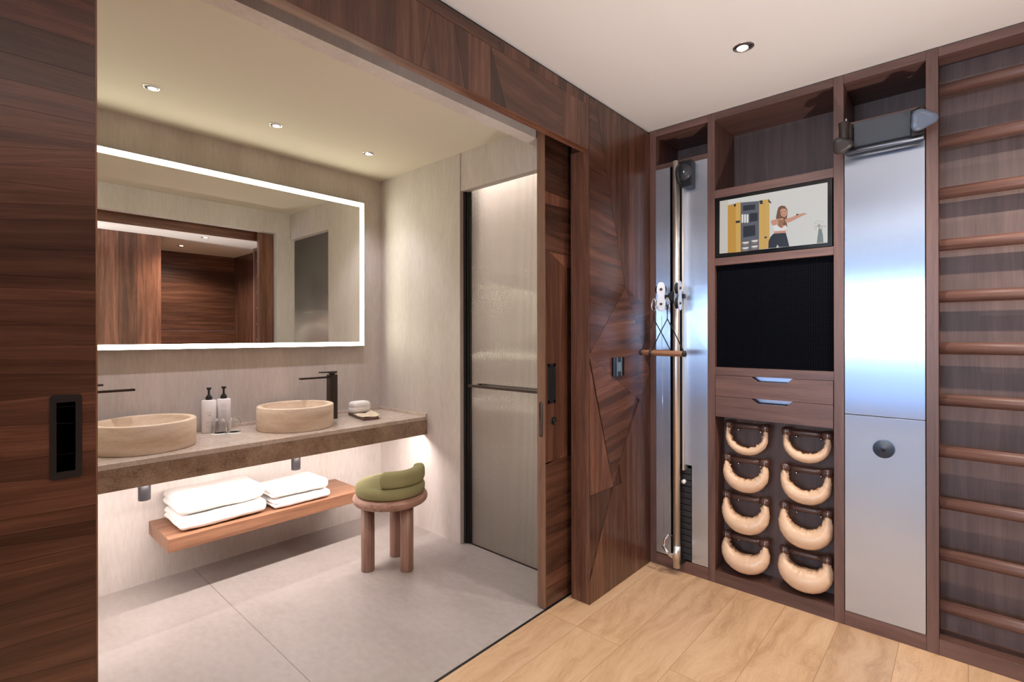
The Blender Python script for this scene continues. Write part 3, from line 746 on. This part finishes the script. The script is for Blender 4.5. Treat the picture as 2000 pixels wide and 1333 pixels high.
m = MB(); m.box((-.95, 2.305, 1.046), (-.40, 2.317, 1.058)); m.box((-.94, 2.28, 1.046), (-.925, 2.305, 1.058)); m.done('inner_bar', GUN, shw)
# --- downlights
def downlight(x, y, z, label, power, grp, r=.030, size=1.7, col=(.98, .90, 1), blend=.7, aim=(0, 0, -1)):
    t = thing('downlight', (x, y, z), label, 'downlight', grp)
    m = MB(); m.lathe([(r+.006, 0), (r+.006, -.0025), (r, -.003), (r-.002, -.0005), (r-.002, 0)], (x, y, z), 'Z', 36); m.done('trim_ring', CHROME, t, smooth=True)
    m = MB(); m.lathe([(.0, -.0006), (r-.001, -.0006), (r-.001, -.0009), (.0, -.0009)], (x, y, z), 'Z', 36); m.done('reflector', plain('dark_reflector', (.10, .08, .08), .25, .6), t)
    m = MB(); m.lathe([(.0, -.0010), (r*.62, -.0010), (r*.62, -.0014), (.0, -.0014)], (x-.006, y+.006, z), 'Z', 30); m.done('lamp_lens', LAMP, t)
    spot('downlight_beam', (x, y, z-.012), aim, power, col, size, blend, .014, t)
    return t
gb = 'ceiling downlights over the vanity'
downlight(-1.497, .636, HB, 'small recessed bathroom downlight nearest the left door', 20, gb, aim=(-.22, 0, -1))
downlight(-1.495, 1.224, HB, 'small recessed bathroom downlight, middle of the row of three', 20, gb, aim=(-.22, 0, -1))
downlight(-1.498, 1.821, HB, 'small recessed bathroom downlight nearest the shower', 14, gb, aim=(-.22, 0, -1))
downlight(-1.30, 2.80, HB, 'recessed downlight inside the shower behind the reeded glass', 55, 'shower lights', size=2.4, col=(1, .92, .84))
gm = 'main room downlights'
downlight(.714, 2.258, HM, 'round recessed downlight in the main room ceiling above the exercise wall', 40, gm, r=.036, size=2.0, col=(1, .93, .88))
downlight(1.80, 2.09, HM, 'recessed downlight over the corridor, seen only in the mirror, nearer one', 60, gm, r=.036, size=2.5, col=(1, .88, .76))
downlight(2.68, 2.06, HM, 'recessed downlight at the corridor end, seen only in the mirror', 60, gm, r=.036, size=2.5, col=(1, .88, .76))
for x, y, lb in ((.60, .75, 'straight overhead'), (.75, -.5, 'just behind the viewpoint'), (1.5, -1.6, 'farther behind the viewpoint')):
    downlight(x, y, HM, 'recessed downlight in the main room ceiling, '+lb, 15, gm+' out of view', r=.036, size=2.4, col=(1, .92, .86))

cv = thing('added_fill_cove', (2.06, -.55, 2.27), 'added fill light in a cove along the top of the right wall, out of view', 'fill light')  # invented cove, put in to brighten the main ceiling
m = MB(); m.box((2.0, -2.0, 2.27), (2.094, .9, 2.285)); m.box((2.0, -2.0, 2.285), (2.008, .9, 2.32)); m.done('fill_cove_ledge', WALC, cv)
area('fill_cove_strip', (2.045, -.55, 2.30), (-.75, 0, 1), 2.8, .03, 18, (1, .97, .95), cv, xaxis=(0, 1, 0))
fl = thing('added_fill_lamp', (1.7, -1.5, 0), 'added uplighter fill lamp behind the viewpoint, out of view', 'lamp')  # lamp added behind the camera to lift the ceiling brightness
m = MB(); m.lathe([(.0, 0), (.14, 0), (.14, .02), (.0, .025)], (1.7, -1.5, 0), 'Z', 40); m.done('base', BLACK, fl)
m = MB(); m.tube([(1.7, -1.5, .02), (1.7, -1.5, 1.8)], .012, 12); m.done('pole', BLACK, fl)
m = MB(); m.lathe([(.03, 1.78), (.16, 1.90), (.157, 1.905), (.03, 1.79)], (1.7, -1.5, 0), 'Z', 40); m.done('fill_lamp_shade', BLACK, fl)
spot('fill_uplight', (1.7, -1.5, 1.84), (0, 0, 1), 60, (.92, .95, 1), 2.9, .6, .08, fl)
for ux, uy, aim_, pw, lb in ((2.0, 1.15, (-.85, .68, 2.4), 135, 'beside the right wall'),):
    up = thing('added_fill_uplighter', (ux, uy, 0), 'small round fill light added on the floor out of view, '+lb, 'floor light')  # added source outside the frame, aimed up as ceiling fill
    m = MB(); m.lathe([(.0, 0), (.07, 0), (.07, .10), (.062, .105), (.06, .06), (.0, .06)], (ux, uy, .0005), 'Z', 32); m.done('fill_housing', BLACK, up)
    spot('fill_uplighter_beam', (ux, uy, .12), aim_, pw, (1, .96, .94), 1.35, 1.0, .05, up)
# ================================================================== EXERCISE WALL
CT = .43
cab = thing('training_cabinet', (1.1, 3.0, 0), 'floor to ceiling walnut exercise cabinet with drawers, aluminium doors and open compartments', 'cabinet')
YB = 3.14
for x0, x1 in ((.0, .040), (.348, .388), (.948, .990), (1.289, 1.331), (2.16, 2.20)):
    box('stile', (x0+.0005, YC, .0), (x1-.0005, YB, HM-.004), WALC, cab, 'Z', random.uniform(.44, .56), bevel=.001)
for x0, x1 in ((.040, .348), (.388, .948), (.990, 1.289), (1.331, 2.16)):
    box('top_rail', (x0, YC+.0005, 2.557), (x1, YB, HM-.005), WALC, cab, 'X', random.uniform(.45, .58), bevel=.0008)
    box('plinth', (x0, YC+.0005, .0), (x1, YB, .068), WALC, cab, 'X', random.uniform(.42, .55), bevel=.0008)
for x0, x1, z0, z1, yb in ((.040, .348, 2.356, 2.384, YB), (.388, .948, 2.123, 2.168, YB), (.388, .948, 1.752, 1.793, YB), (.388, .948, 1.149, 1.193, YB), (.990, 1.289, 2.336, 2.364, YB)):
    box('shelf', (x0, YC+.0005, z0), (x1, yb, z1), WALC, cab, 'X', random.uniform(.45, .58), bevel=.0008)
for x0, x1, z0, z1, yy in ((.040, .348, 2.384, 2.557, YB), (.388, .948, 2.168, 2.557, YB), (.990, 1.289, 2.364, 2.557, YB), (.388, .948, .068, .92, 2.965), (1.331, 2.16, .068, 2.557, 2.945)):
    box('back_panel', (x0, yy-.012, z0), (x1, yy, z1), WALB, cab, 'Z', .55)
# speaker grille
def grille_mat():
    m, nt, b = new_mat('perforated_black')
    g = N(nt, 'ShaderNodeNewGeometry'); mp = N(nt, 'ShaderNodeMapping'); mp.inputs['Scale'].default_value = (95, 0, 95); L(nt, g.outputs['Position'], mp.inputs['Vector'])
    fr_ = N(nt, 'ShaderNodeVectorMath', operation='FRACTION'); L(nt, mp.outputs[0], fr_.inputs[0])
    sb = N(nt, 'ShaderNodeVectorMath', operation='SUBTRACT'); L(nt, fr_.outputs[0], sb.inputs[0]); sb.inputs[1].default_value = (.5, 0, .5)
    ln = N(nt, 'ShaderNodeVectorMath', operation='LENGTH'); L(nt, sb.outputs[0], ln.inputs[0])
    lt_ = N(nt, 'ShaderNodeMath', operation='LESS_THAN'); L(nt, ln.outputs['Value'], lt_.inputs[0]); lt_.inputs[1].default_value = .3
    mx = N(nt, 'ShaderNodeMix', data_type='RGBA'); L(nt, lt_.outputs[0], mx.inputs[0]); mx.inputs[6].default_value = (.004, .0045, .007, 1); mx.inputs[7].default_value = (.0008, .0008, .001, 1)
    L(nt, mx.outputs[2], b.inputs['Base Color']); b.inputs['Roughness'].default_value = .7; b.inputs['Specular IOR Level'].default_value = .03
    return m
box('speaker_grille', (.392, YC+.022, 1.193), (.944, YC+.03, 1.752), grille_mat(), cab)
# drawers
def drawer(z0, z1, tone):
    d = MB(); X = (.3905, .578, .606, .745, .770, .9455); c = .024
    pts = [(X[0], z0), (X[5], z0), (X[5], z1), (X[4], z1), (X[3], z1-c), (X[2], z1-c), (X[1], z1), (X[0], z1)]
    # built from convex pieces so the notch is clean
    d.poly([(X[0], YC-.001, z0), (X[5], YC-.001, z0), (X[5], YC-.001, z1-c), (X[0], YC-.001, z1-c)], (0, -1, 0), .02, 'X', tone, .3)
    d.poly([(X[0], YC-.001, z1-c), (X[2], YC-.001, z1-c), (X[1], YC-.001, z1), (X[0], YC-.001, z1)], (0, -1, 0), .02, 'X', tone, .3)
    d.poly([(X[3], YC-.001, z1-c), (X[5], YC-.001, z1-c), (X[5], YC-.001, z1), (X[4], YC-.001, z1)], (0, -1, 0), .02, 'X', tone, .3)
    o = d.done('drawer_front', WALC, cab)
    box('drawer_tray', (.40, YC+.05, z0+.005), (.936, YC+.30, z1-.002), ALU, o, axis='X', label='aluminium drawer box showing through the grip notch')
    box('drawer_bottom', (.39, YC+.05, z0+.003), (.946, YC+.3, z0+.0045), BLACK, o)
drawer(1.0345, 1.1475, .56); drawer(.921, 1.0325, .50)
# aluminium doors, third column
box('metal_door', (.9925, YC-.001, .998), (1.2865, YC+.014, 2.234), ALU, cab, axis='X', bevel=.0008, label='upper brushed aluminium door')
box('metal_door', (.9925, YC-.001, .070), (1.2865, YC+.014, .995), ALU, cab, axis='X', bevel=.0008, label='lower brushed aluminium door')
box('black_backboard', (.991, YC-.003, 2.236), (1.288, YC+.014, 2.336), BLACK, cab)
m = MB(); m.lathe([(.0, .0), (.006, .0), (.008, .003), (.038, .004), (.040, .010), (.040, .022), (.0, .022)], (1.141, YC-.023, .853), 'Y', 48); kn = m.done('door_knob', plain('slate_disc', (.045, .065, .10), .5), cab)
m = MB(); m.lathe([(.0, .0), (.008, .0), (.008, .001), (.0, .001)], (1.141, YC-.0235, .853), 'Y', 20); m.done('knob_hole', BLACK, kn)
# left column aluminium panels, slot and weights
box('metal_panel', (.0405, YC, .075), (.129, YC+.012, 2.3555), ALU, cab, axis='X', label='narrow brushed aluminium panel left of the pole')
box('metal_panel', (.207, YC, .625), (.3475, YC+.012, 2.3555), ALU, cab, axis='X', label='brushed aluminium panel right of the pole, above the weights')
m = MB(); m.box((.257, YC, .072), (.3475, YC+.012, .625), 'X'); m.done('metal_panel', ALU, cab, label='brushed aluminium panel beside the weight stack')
box('slot_lining', (.129, YC+.10, .068), (.257, YC+.11, 2.356), BLACK, cab)
box('slot_cheek', (.1285, YC+.004, .068), (.1305, YC+.10, 2.356), BLACK, cab)
for ix, (xa, xb) in enumerate(((.434, .639), (.723, .921))):
    for zr_ in (.858, .670, .468, .247):
        for fx in (.22, .78):
            m = MB(); m.lathe([(.0, 0), (.007, .001), (.007, .012), (.003, .013), (.003, .06)], (xa+(xb-xa)*fx, 2.905, zr_-.012), 'Y', 16)
            m.done('wall_peg', CHROME, cab, smooth=True)
# weight stack
ws = thing('weight_stack', (.205, YC+.03, .075), 'stack of black weight plates with a round white selector pin in the aluminium panel', 'weight stack')
for i in range(15):
    z0 = .080+i*.0352
    box('weight_plate', (.158, YC-.002, z0), (.2535, YC+.085, z0+.032), RUBBER, ws, bevel=.003)
    m = MB(); m.lathe([(.0, 0), (.0045, .0), (.0045, .002), (.0, .002)], (.214, YC-.0035, z0+.016), 'Y', 12); m.done('pin_hole', plain('pin_bore', (.05, .012, .008), .5), ws)
m = MB(); m.lathe([(.0, 0), (.011, .0), (.012, .003), (.012, .018), (.0, .018)], (.214, YC-.021, .529), 'Y', 28); m.done('selector_pin', WHITE, ws)
m = MB(); m.tube([(.212, YC+.03, .6), (.212, YC+.03, 2.20)], .0035, 8); m.done('lift_cable', RUBBER, ws)
# pulley column
pc_ = thing('pulley_column', (.192, 2.76, .039), 'tall brushed steel pole of the cable trainer standing in front of the aluminium panels', 'cable trainer')
PX, PYc = .192, 2.755
m = MB(); m.lathe([(.0, .0), (.019, 0), (.019, 2.315), (.0, 2.315)], (PX, PYc, .045), 'Z', 40); m.done('pole', STEEL, pc_)
m = MB(); m.box((.218, 2.775, .60), (.228, YC+.02, 2.345)); m.done('guide_rail', STEEL, pc_)
m = MB(); m.lathe([(.0, 0), (.0215, 0), (.0215, .085), (.0, .085)], (PX, PYc, .085), 'Z', 36); m.done('foot_sleeve', STEEL, pc_)
m = MB(); m.box((PX-.012, PYc, 2.338), (PX+.05, YC+.02, 2.354)); m.box((PX-.012, PYc, .068), (PX+.03, YC+.02, .084)); m.done('mount_bracket', BLACK, pc_)
# top deflection pulley
m = MB(); m.box((.210, 2.752, 2.205), (.280, YC-.001, 2.352)); m.done('pulley_housing', BLACK, pc_, bevel=.004)
m = MB(); m.lathe([(.0, 0), (.058, 0), (.060, .002), (.060, .018), (.058, .020), (.0, .020)], (.205, 2.772, 2.280), (1, 0, 0), 40)
for v in m.bm.verts: v.co.y = min(v.co.y, 2.80)
wh = m.done('pulley_wheel', RUBBER, pc_)
m = MB(); m.lathe([(.0, 0), (.046, 0), (.046, .008), (.0, .008)], (.240, 2.744, 2.285), 'Y', 36); m.done('pulley_face', plain('dark_grey_disc', (.05, .05, .055), .4), pc_)
m = MB(); m.lathe([(.0, 0), (.007, 0), (.007, .004), (.0, .004)], (.240, 2.741, 2.287), 'Y', 16); m.done('axle_bolt', CHROME, pc_)
# bottom lock lever
m = MB(); m.tube([(PX-.03, PYc-.035, .235), (PX-.055, PYc-.04, .20), (PX-.055, PYc-.04, .155), (PX-.028, PYc-.03, .125), (PX-.012, PYc-.012, .12)], .006, 10); m.tube([(PX-.062, PYc-.045, .17), (PX-.035, PYc-.045, .135), (PX-.008, PYc-.035, .112)], .009, 12); m.done('lock_lever', CHROME, pc_)
m = MB(); m.tube([(PX-.03, PYc-.035, .235), (PX-.012, PYc-.018, .225), (PX-.012, PYc-.015, .14)], .005, 8); m.done('cable_guide', GUN, pc_)
m = MB(); m.tube([(.110, 2.74, 1.48), (.114, 2.745, .9), (.12, 2.745, .23)], .0013, 6); m.tube([(.215, 2.745, 2.25), (.216, 2.74, 1.66)], .0013, 6); m.done('steel_cable', CHROME, pc_)
# carriage with two pulleys
cr = 1.585
m = MB(); m.lathe([(.0, 0), (.0225, 0), (.0245, .003), (.0245, .040), (.0, .040)], (.200, 2.672, cr), 'Y', 32)
m.lathe([(.0, 0), (.027, 0), (.027, .07), (.0, .07)], (PX, PYc, cr-.035), 'Z', 32)
m.box((.150, 2.695, cr-.012), (.262, 2.722, cr+.012)); m.done('carriage', RUBBER, pc_, bevel=.001)
def plate_side(cx_, cy_, name, d, mat):
    """bone shaped cheek plate, long axis vertical; d = facing normal"""
    m = MB(); d = Vector(d).normalized(); u = Vector((0, 0, 1)).cross(d).normalized(); pts = []
    for i in range(48):
        a = 2*PI*i/48; zz_ = .080*math.sin(a); w_ = .030*(.72+.35*math.cos(2*a*1.0-PI))*1.0
        w_ = .026-.008*math.exp(-(zz_/.022)**2); xx = w_*math.copysign(abs(math.cos(a))**.55, math.cos(a)); pts.append(Vector((cx_, cy_, cr))+u*xx+Vector((0, 0, zz_)))
    m.poly(pts, d, .004, 'Z'); return m
for nm, cx_, d in (('cheek', .150, (.55, -1, 0)), ('cheek', .262, (1, .0, 0))):
    D = Vector(d).normalized()
    for k_ in (0, 1):
        c_ = Vector((cx_, 2.650, cr))-D*(.022*k_)
        mm_ = plate_side(c_.x, c_.y, nm, d, CHROME); mm_.done('cheek_plate', SATIN, pc_, bevel=.0008)
    for s_ in (-1, 1):
        m = MB(); c_ = Vector((cx_, 2.650, cr+s_*.041))-D*.021
        m.lathe([(.0, 0), (.031, 0), (.028, .004), (.028, .012), (.031, .016), (.0, .016)], c_, tuple(D), 32); m.done('roller', RUBBER, pc_)
        m = MB(); c_ = Vector((cx_, 2.650, cr+s_*.041)); m.lathe([(.0, 0), (.0075, 0), (.0075, .004), (.0, .004)], c_, tuple(D), 16); m.done('roller_bolt', GUN, pc_)
# triangle handles with carabiners
def handle(cxx, cy, ztop, xl, xr, zb, label, yb):
    t = thing('cable_handle', (cxx, cy, zb), label, 'handle', 'cable handles')
    k = []
    for i in range(40):
        a = 2*PI*i/40; k.append((cxx+(.0125-.004*math.sin(a))*math.cos(a), cy, ztop-.034+.033*math.sin(a)))
    m = MB(); m.tube(k, .0032, 10, closed=True); m.done('carabiner', CHROME, t)
    m = MB(); m.lathe([(.0, 0), (.005, 0), (.005, .024), (.0, .024)], (cxx, cy, ztop-.062), 'Z', 12); m.done('swivel', BLACK, t)
    apex = (cxx, cy, ztop-.115)
    m = MB()
    m.tube([(cxx, cy, ztop-.062), apex], .0045, 8, sx=.5)
    m.tube([apex, ((xl+apex[0])/2-.003, (cy+yb)/2, (apex[2]+zb)/2), (xl, yb, zb+.004), (xl, yb, zb-.012)], .0048, 8, sx=.55); m.tube([apex, ((xr+apex[0])/2+.003, (cy+yb)/2, (apex[2]+zb)/2), (xr, yb, zb+.004), (xr, yb, zb-.012)], .0048, 8, sx=.55)
    m.done('strap', CORD, t)
    m = MB(); m.lathe([(.0, 0), (.0125, 0), (.0145, .01), (.0155, (xr-xl)/2), (.0145, xr-xl-.016), (.0125, xr-xl-.006), (.0, xr-xl-.006)], (xl+.003, yb, zb), 'X', 24, tone=.62); m.done('grip_bar', SHELFW, t)
    m = MB()
    for x_ in (xl, xr): m.lathe([(.0, -.006), (.016, -.006), (.016, .006), (.0, .006)], (x_, yb, zb), 'X', 16)
    m.done('grip_end', RUBBER, t)
handle(.137, 2.590, 1.572, .050, .228, 1.272, 'triangle cable handle hanging on the left carabiner, partly behind the other handle', 2.612)
handle(.222, 2.575, 1.572, .134, .322, 1.271, 'triangle cable handle hanging on the right carabiner, in front of the steel pole', 2.560)
# screen
sc = thing('wall_screen', (.668, YC, 1.797), 'flat screen in the cabinet showing a woman exercising beside yellow training furniture', 'screen')
box('bezel', (.392, YC-.002, 1.795), (.944, YC+.02, 2.121), BLKG, sc, bevel=.001)
cols = [(.56, .52, .47), (.62, .60, .57), (.52, .27, .045), (.60, .36, .09), (.10, .105, .13), (.018, .02, .03), (.55, .27, .18), (.012, .014, .024), (.72, .70, .68), (.16, .065, .028), (.22, .17, .15), (.17, .20, .19), (.48, .40, .22), (.30, .14, .07)]
SM = [plain('screen_tone_%d' % i, (.0, .0, .0), .3, emit=c, es=.66) for i, c in enumerate(cols)]
m = MB(); lay = [0]
def sp_(pts, mi):
    lay[0] += 1; YY = YC-.0022-.00006*lay[0]
    q_ = [at(1380+u/6.667, 330+v/6.667, 'Y', YC-.002) for u, v in pts]
    m.mi = mi; m.poly([(p.x, YY, p.z) for p in q_], (0, -1, 0), .00003, 'X')
sp_([(178, 432), (1582, 190), (1580, 975), (172, 1115)], 1)
sp_([(178, 432), (290, 412), (280, 1105), (172, 1115)], 0)
sp_([(282, 485), (385, 462), (388, 1098), (280, 1105)], 2)
sp_([(385, 455), (450, 445), (450, 1092), (388, 1098)], 3)
sp_([(450, 450), (690, 430), (688, 1065), (450, 1092)], 4)
sp_([(690, 425), (825, 405), (825, 1045), (690, 1062)], 3)
sp_([(758, 415), (762, 415), (762, 1050), (758, 1050)], 2)
sp_([(482, 490), (640, 472), (640, 540), (482, 560)], 5); sp_([(482, 762), (640, 742), (640, 880), (482, 905)], 5); sp_([(565, 592), (672, 582), (672, 688), (565, 705)], 5)
for x_ in (462, 495, 527): sp_([(x_, 605), (x_+24, 602), (x_+24, 708), (x_, 716)], 8)
sp_([(385, 690), (440, 682), (440, 712), (385, 718)], 5); sp_([(388, 465), (362, 468), (364, 505), (388, 500)], 5)
sp_([(695, 425), (735, 420), (740, 470), (700, 470)], 5); sp_([(810, 405), (850, 450), (845, 465), (810, 440)], 5)
for bx, by in ((460, 965), (580, 942), (458, 1035), (578, 1015)):
    sp_([(bx, by), (bx+105, by-12), (bx+95, by+35), (bx+70, by+50), (bx+35, by+52), (bx+10, by+38)], 10)
    sp_([(bx+8, by+3), (bx+98, by-7), (bx+80, by+18), (bx+30, by+22)], 8)
sp_([(760, 895), (790, 892), (790, 915), (760, 918)], 5)
sp_([(1465, 800), (1500, 796), (1520, 870), (1528, 975), (1440, 985), (1448, 920)], 11)
for i in range(46):
    a = random.uniform(0, 2*PI); r_ = random.uniform(10, 95); cx_, cy_ = 1475+r_*math.cos(a), 755+r_*.75*math.sin(a); s_ = random.uniform(3, 7)
    if cx_ < 1570: sp_([(cx_-s_, cy_), (cx_, cy_-s_), (cx_+s_, cy_), (cx_, cy_+s_)], 10)
sp_([(1478, 830), (1484, 830), (1470, 740), (1464, 740)], 10); sp_([(1484, 830), (1490, 828), (1530, 750), (1524, 748)], 10)
# woman
sp_([(930, 560), (945, 515), (985, 492), (1030, 500), (1062, 545), (1062, 600), (1050, 700), (1060, 770), (1010, 765), (970, 790), (935, 740), (912, 650)], 9)
sp_([(965, 560), (990, 530), (1040, 535), (1060, 570), (1050, 625), (1020, 645), (980, 625)], 6)
sp_([(975, 575), (1000, 572), (1000, 580), (975, 582)], 9); sp_([(1022, 570), (1045, 570), (1045, 577), (1022, 578)], 9); sp_([(995, 608), (1030, 606), (1025, 616), (1000, 617)], 13)
sp_([(870, 760), (1045, 745), (1050, 790), (1035, 850), (890, 860)], 6)
sp_([(868, 765), (910, 745), (985, 790), (1040, 750), (1055, 775), (1040, 815), (890, 828)], 8)
sp_([(845, 690), (870, 680), (1000, 655), (1020, 690), (940, 735), (880, 755), (855, 740)], 6)
sp_([(940, 680), (1030, 680), (985, 785), (950, 760)], 13)
sp_([(1030, 670), (1130, 640), (1200, 605), (1290, 590), (1318, 602), (1260, 625), (1180, 665), (1090, 710), (1040, 720)], 6)
sp_([(1175, 605), (1205, 600), (1200, 618), (1178, 622)], 5)
sp_([(880, 858), (1040, 848), (1062, 930), (1085, 1025), (950, 1035), (930, 1000), (915, 1040), (812, 1050), (815, 960), (840, 900)], 7)
m.done('display_picture', SM, sc)
# fold-down bench at the top of the third column
bn = thing('folding_bench', (1.14, 2.76, 2.2), 'black fold-away bench head with grey pad and two swivelling foot pads above the aluminium door', 'exercise bench')
m = MB(); m.box((.996, 2.778, 2.212), (1.287, YC-.003, 2.344)); m.done('bench_frame', BLACK, bn, bevel=.003)
m = MB(); m.box((1.036, 2.758, 2.228), (1.243, 2.778, 2.338)); m.done('seat_pad', GREYPAD, bn, bevel=.003)
m = MB(); m.lathe([(.0, 0), (.008, 0), (.009, .002), (.009, .290), (.008, .292), (.0, .292)], (.996, 2.750, 2.207), 'X', 20); m.done('pull_bar', plain('anodised_bar', (.18, .19, .22), .3, 1), bn)
def footpad(c, face, up, name, mat, big):
    D = Vector(face).normalized(); U = Vector(up).normalized(); R_ = U.cross(D).normalized(); U = D.cross(R_)
    prof = []
    for i in range(36):
        a = 2*PI*i/36; r_ = big*(1+.16*math.cos(3*(a-PI/2-.5))); prof.append((r_*math.cos(a)*1.05, r_*math.sin(a)*.95))
    m = MB(); rs = []
    for off, s_ in ((-.013, .86), (-.010, .97), (-.002, 1.0), (.006, .97), (.010, .88), (.011, .5)): rs.append([Vector(c)+D*off+(R_*p+U*q_)*s_ for p, q_ in prof])
    m.rings(rs); return m.done(name, mat, bn)
footpad((1.286, 2.690, 2.262), (.35, -1, -.12), (0, 0, 1), 'foot_pad', plain('sky_grey_pad', (.13, .16, .22), .3), .043)
m = MB(); k = [(1.262, 2.760, 2.22), (1.262, 2.745, 2.28), (1.268, 2.725, 2.318), (1.282, 2.70, 2.315), (1.287, 2.697, 2.28)]; m.tube(k, .012, 14); m.box((1.246, 2.735, 2.215), (1.286, 2.778, 2.31)); m.done('pad_arm', BROWNP, bn)
m = MB(); m.lathe([(.0, 0), (.019, 0), (.021, .008), (.019, .055), (.022, .085), (.0, .090)], (1.008, 2.700, 2.245), 'Z', 24); m.box((1.008, 2.71, 2.25), (1.034, 2.778, 2.325)); m.done('pad_arm', BROWNP, bn, bevel=.002)
footpad((1.002, 2.690, 2.226), (.1, -1, -.45), (0, 0, 1), 'foot_pad', BROWNP, .037)
m = MB()
for x_ in (1.009, 1.27): m.lathe([(.0, 0), (.004, 0), (.004, .02), (.0, .02)], (x_, 2.752, 2.345 if x_ < 1.1 else 2.20), 'Z', 12)
m.done('adjust_screw', CHROME, bn)
# wall bars
wb = thing('wall_bars', (1.745, 2.855, .1), 'ladder of walnut rungs on the right side of the exercise wall', 'wall bars')
for k in range(11):
    z = 2.423-.2225*k; m = MB(); n_ = 24
    m.rings([[(x_, 2.856+.0225*math.cos(2*PI*j/n_), z+.0255*math.sin(2*PI*j/n_)) for j in range(n_)] for x_ in (1.332, 1.7, 2.159)], axis='X', tone=random.uniform(.48, .62)); m.done('rung', WALC, wb)
# leather weight bags
GB = 'leather weight bags on pegs'
def bag(xa, xb, zh, zbot, thick, label, sd):
    cx_ = (xa+xb)/2; hw = (xb-xa)/2; YH = 2.872
    t = thing('weight_bag', (cx_, YH, zbot), label, 'weight bag', GB)
    m = MB(); Ln = 2*hw
    m.lathe([(.0, .024), (.0125, .024), (.0145, Ln*.3), (.0165, Ln*.5), (.0145, Ln*.7), (.0125, Ln-.024), (.0, Ln-.024)], (xa, YH, zh), 'X', 28, tone=.55); m.done('handle_bar', GRIPW, t)
    for s_ in (0, 1):
        m = MB(); x0 = xa if s_ == 0 else xb
        d_ = 1 if s_ == 0 else -1
        m.lathe([(.0, -.015*d_), (.013, -.014*d_), (.021, -.007*d_), (.0232, .004*d_), (.0225, .018*d_), (.018, .032*d_), (.0, .032*d_)], (x0, YH, zh), 'X', 28, tone=.6)
        cp = m.done('end_cap', GRIPW, t)
        m = MB(); m.lathe([(.0233, -.0012), (.0238, 0), (.0233, .0012)], (x0+.006*d_, YH, zh), 'X', 28); m.done('cap_ring', CHROME, cp)
    depth_c = zh-zbot-thick         # centreline depth
    m = MB(); rs = []; n_ = 56; seg_ = 28; hw2 = hw-.004
    for i in range(n_+1):
        u = i/n_; a = PI+PI*u; ca, sa = math.cos(a), math.sin(a)     # from left, down, to right
        k_ = math.sin(PI*u)
        tz = .010+(thick-.010)*k_**.95; ty = .013+(min(thick*1.0, .058)-.013)*k_**.8
        bulge = 1+.10*k_
        c = Vector((cx_+(hw2-.004)*bulge*math.copysign(abs(ca)**.92, ca)*(1+.05*math.sin(2*PI*min(u, 1-u))), YH-.012*k_-.2*ty, zh-.010+(depth_c-.010)*math.copysign(abs(sa)**.95, sa)))
        T_ = Vector((-sa*hw2, 0, ca*depth_c)).normalized(); Nn = Vector((-T_.z, 0, T_.x))     # in-plane normal
        ring = []
        for j in range(seg_):
            b = 2*PI*j/seg_; cb_, sb_ = math.cos(b), math.sin(b)
            inner = max(0, cb_) ** 6
            pl = noise.noise(Vector((u*34+sd, b*1.2, sd)))*.0045*(1-k_*.75)*(1+inner*2) + noise.noise(Vector((u*16+sd, cb_*2, sd+5)))*.004*inner*2
            rr_ = 1-.10*inner
            ring.append(c+Nn*(cb_*tz*rr_)+Vector((0, 1, 0))*(sb_*ty)+(Nn*cb_+Vector((0, sb_, 0)))*pl)
        rs.append(ring)
    m.rings(rs); bg = m.done('leather_bag', LEATH, t)
    # stitched inner seam
    m = MB(); path = []
    for i in range(8, 49, 2):
        r_ = rs[i]; path.append(r_[0]+(r_[0]-sum(r_, Vector())/len(r_)).normalized()*.0005)
    m.tube(path, .0022, 6); m.done('seam', LEATHD, bg)
    return t
rowsb = [(.434, .639, .876, .722, .021, 'smallest'), (.427, .635, .690, .520, .038, 's'), (.424, .636, .486, .296, .047, 'm'), (.425, .636, .265, .086, .052, 'l'),
         (.723, .921, .874, .728, .024, 's'), (.716, .921, .689, .520, .036, 'm'), (.713, .921, .490, .298, .051, 'm'), (.713, .919, .262, .084, .060, 'l')]
labs = ['thin tan leather weight bag at the top of the left column', 'tan leather weight bag, second from the top in the left column', 'tan leather weight bag, third from the top in the left column', 'fat tan leather weight bag at the bottom of the left column',
        'thin tan leather weight bag at the top of the right column, just under the drawer', 'tan leather weight bag, second from the top in the right column', 'tan leather weight bag, third from the top in the right column', 'fattest tan leather weight bag at the bottom right of the cabinet']
for i, (xa, xb, zh, zb_, th, _) in enumerate(rowsb): bag(xa, xb, zh, zb_, th, labs[i], i*7.3)
# wall controller
wc = thing('wall_controller', (.0, 2.429, 1.197), 'small glossy black and silver control panel on the walnut wall', 'control panel')
m = MB(); m.box((.0, 2.372, 1.146), (.012, 2.486, 1.248)); m.done('controller_body', BLKG, wc, bevel=.001)
m = MB(); m.box((.012, 2.402, 1.146), (.0145, 2.412, 1.248)); m.box((.012, 2.447, 1.146), (.0145, 2.457, 1.248)); m.box((.012, 2.374, 1.146), (.0125, 2.3765, 1.248)); m.done('silver_strip', plain('satin_silver', (.45, .50, .52), .3, 1), wc)
box('touch_pad', (.012, 2.412, 1.172), (.0135, 2.447, 1.222), plain('blue_grey_glass', (.16, .22, .27), .25), wc)
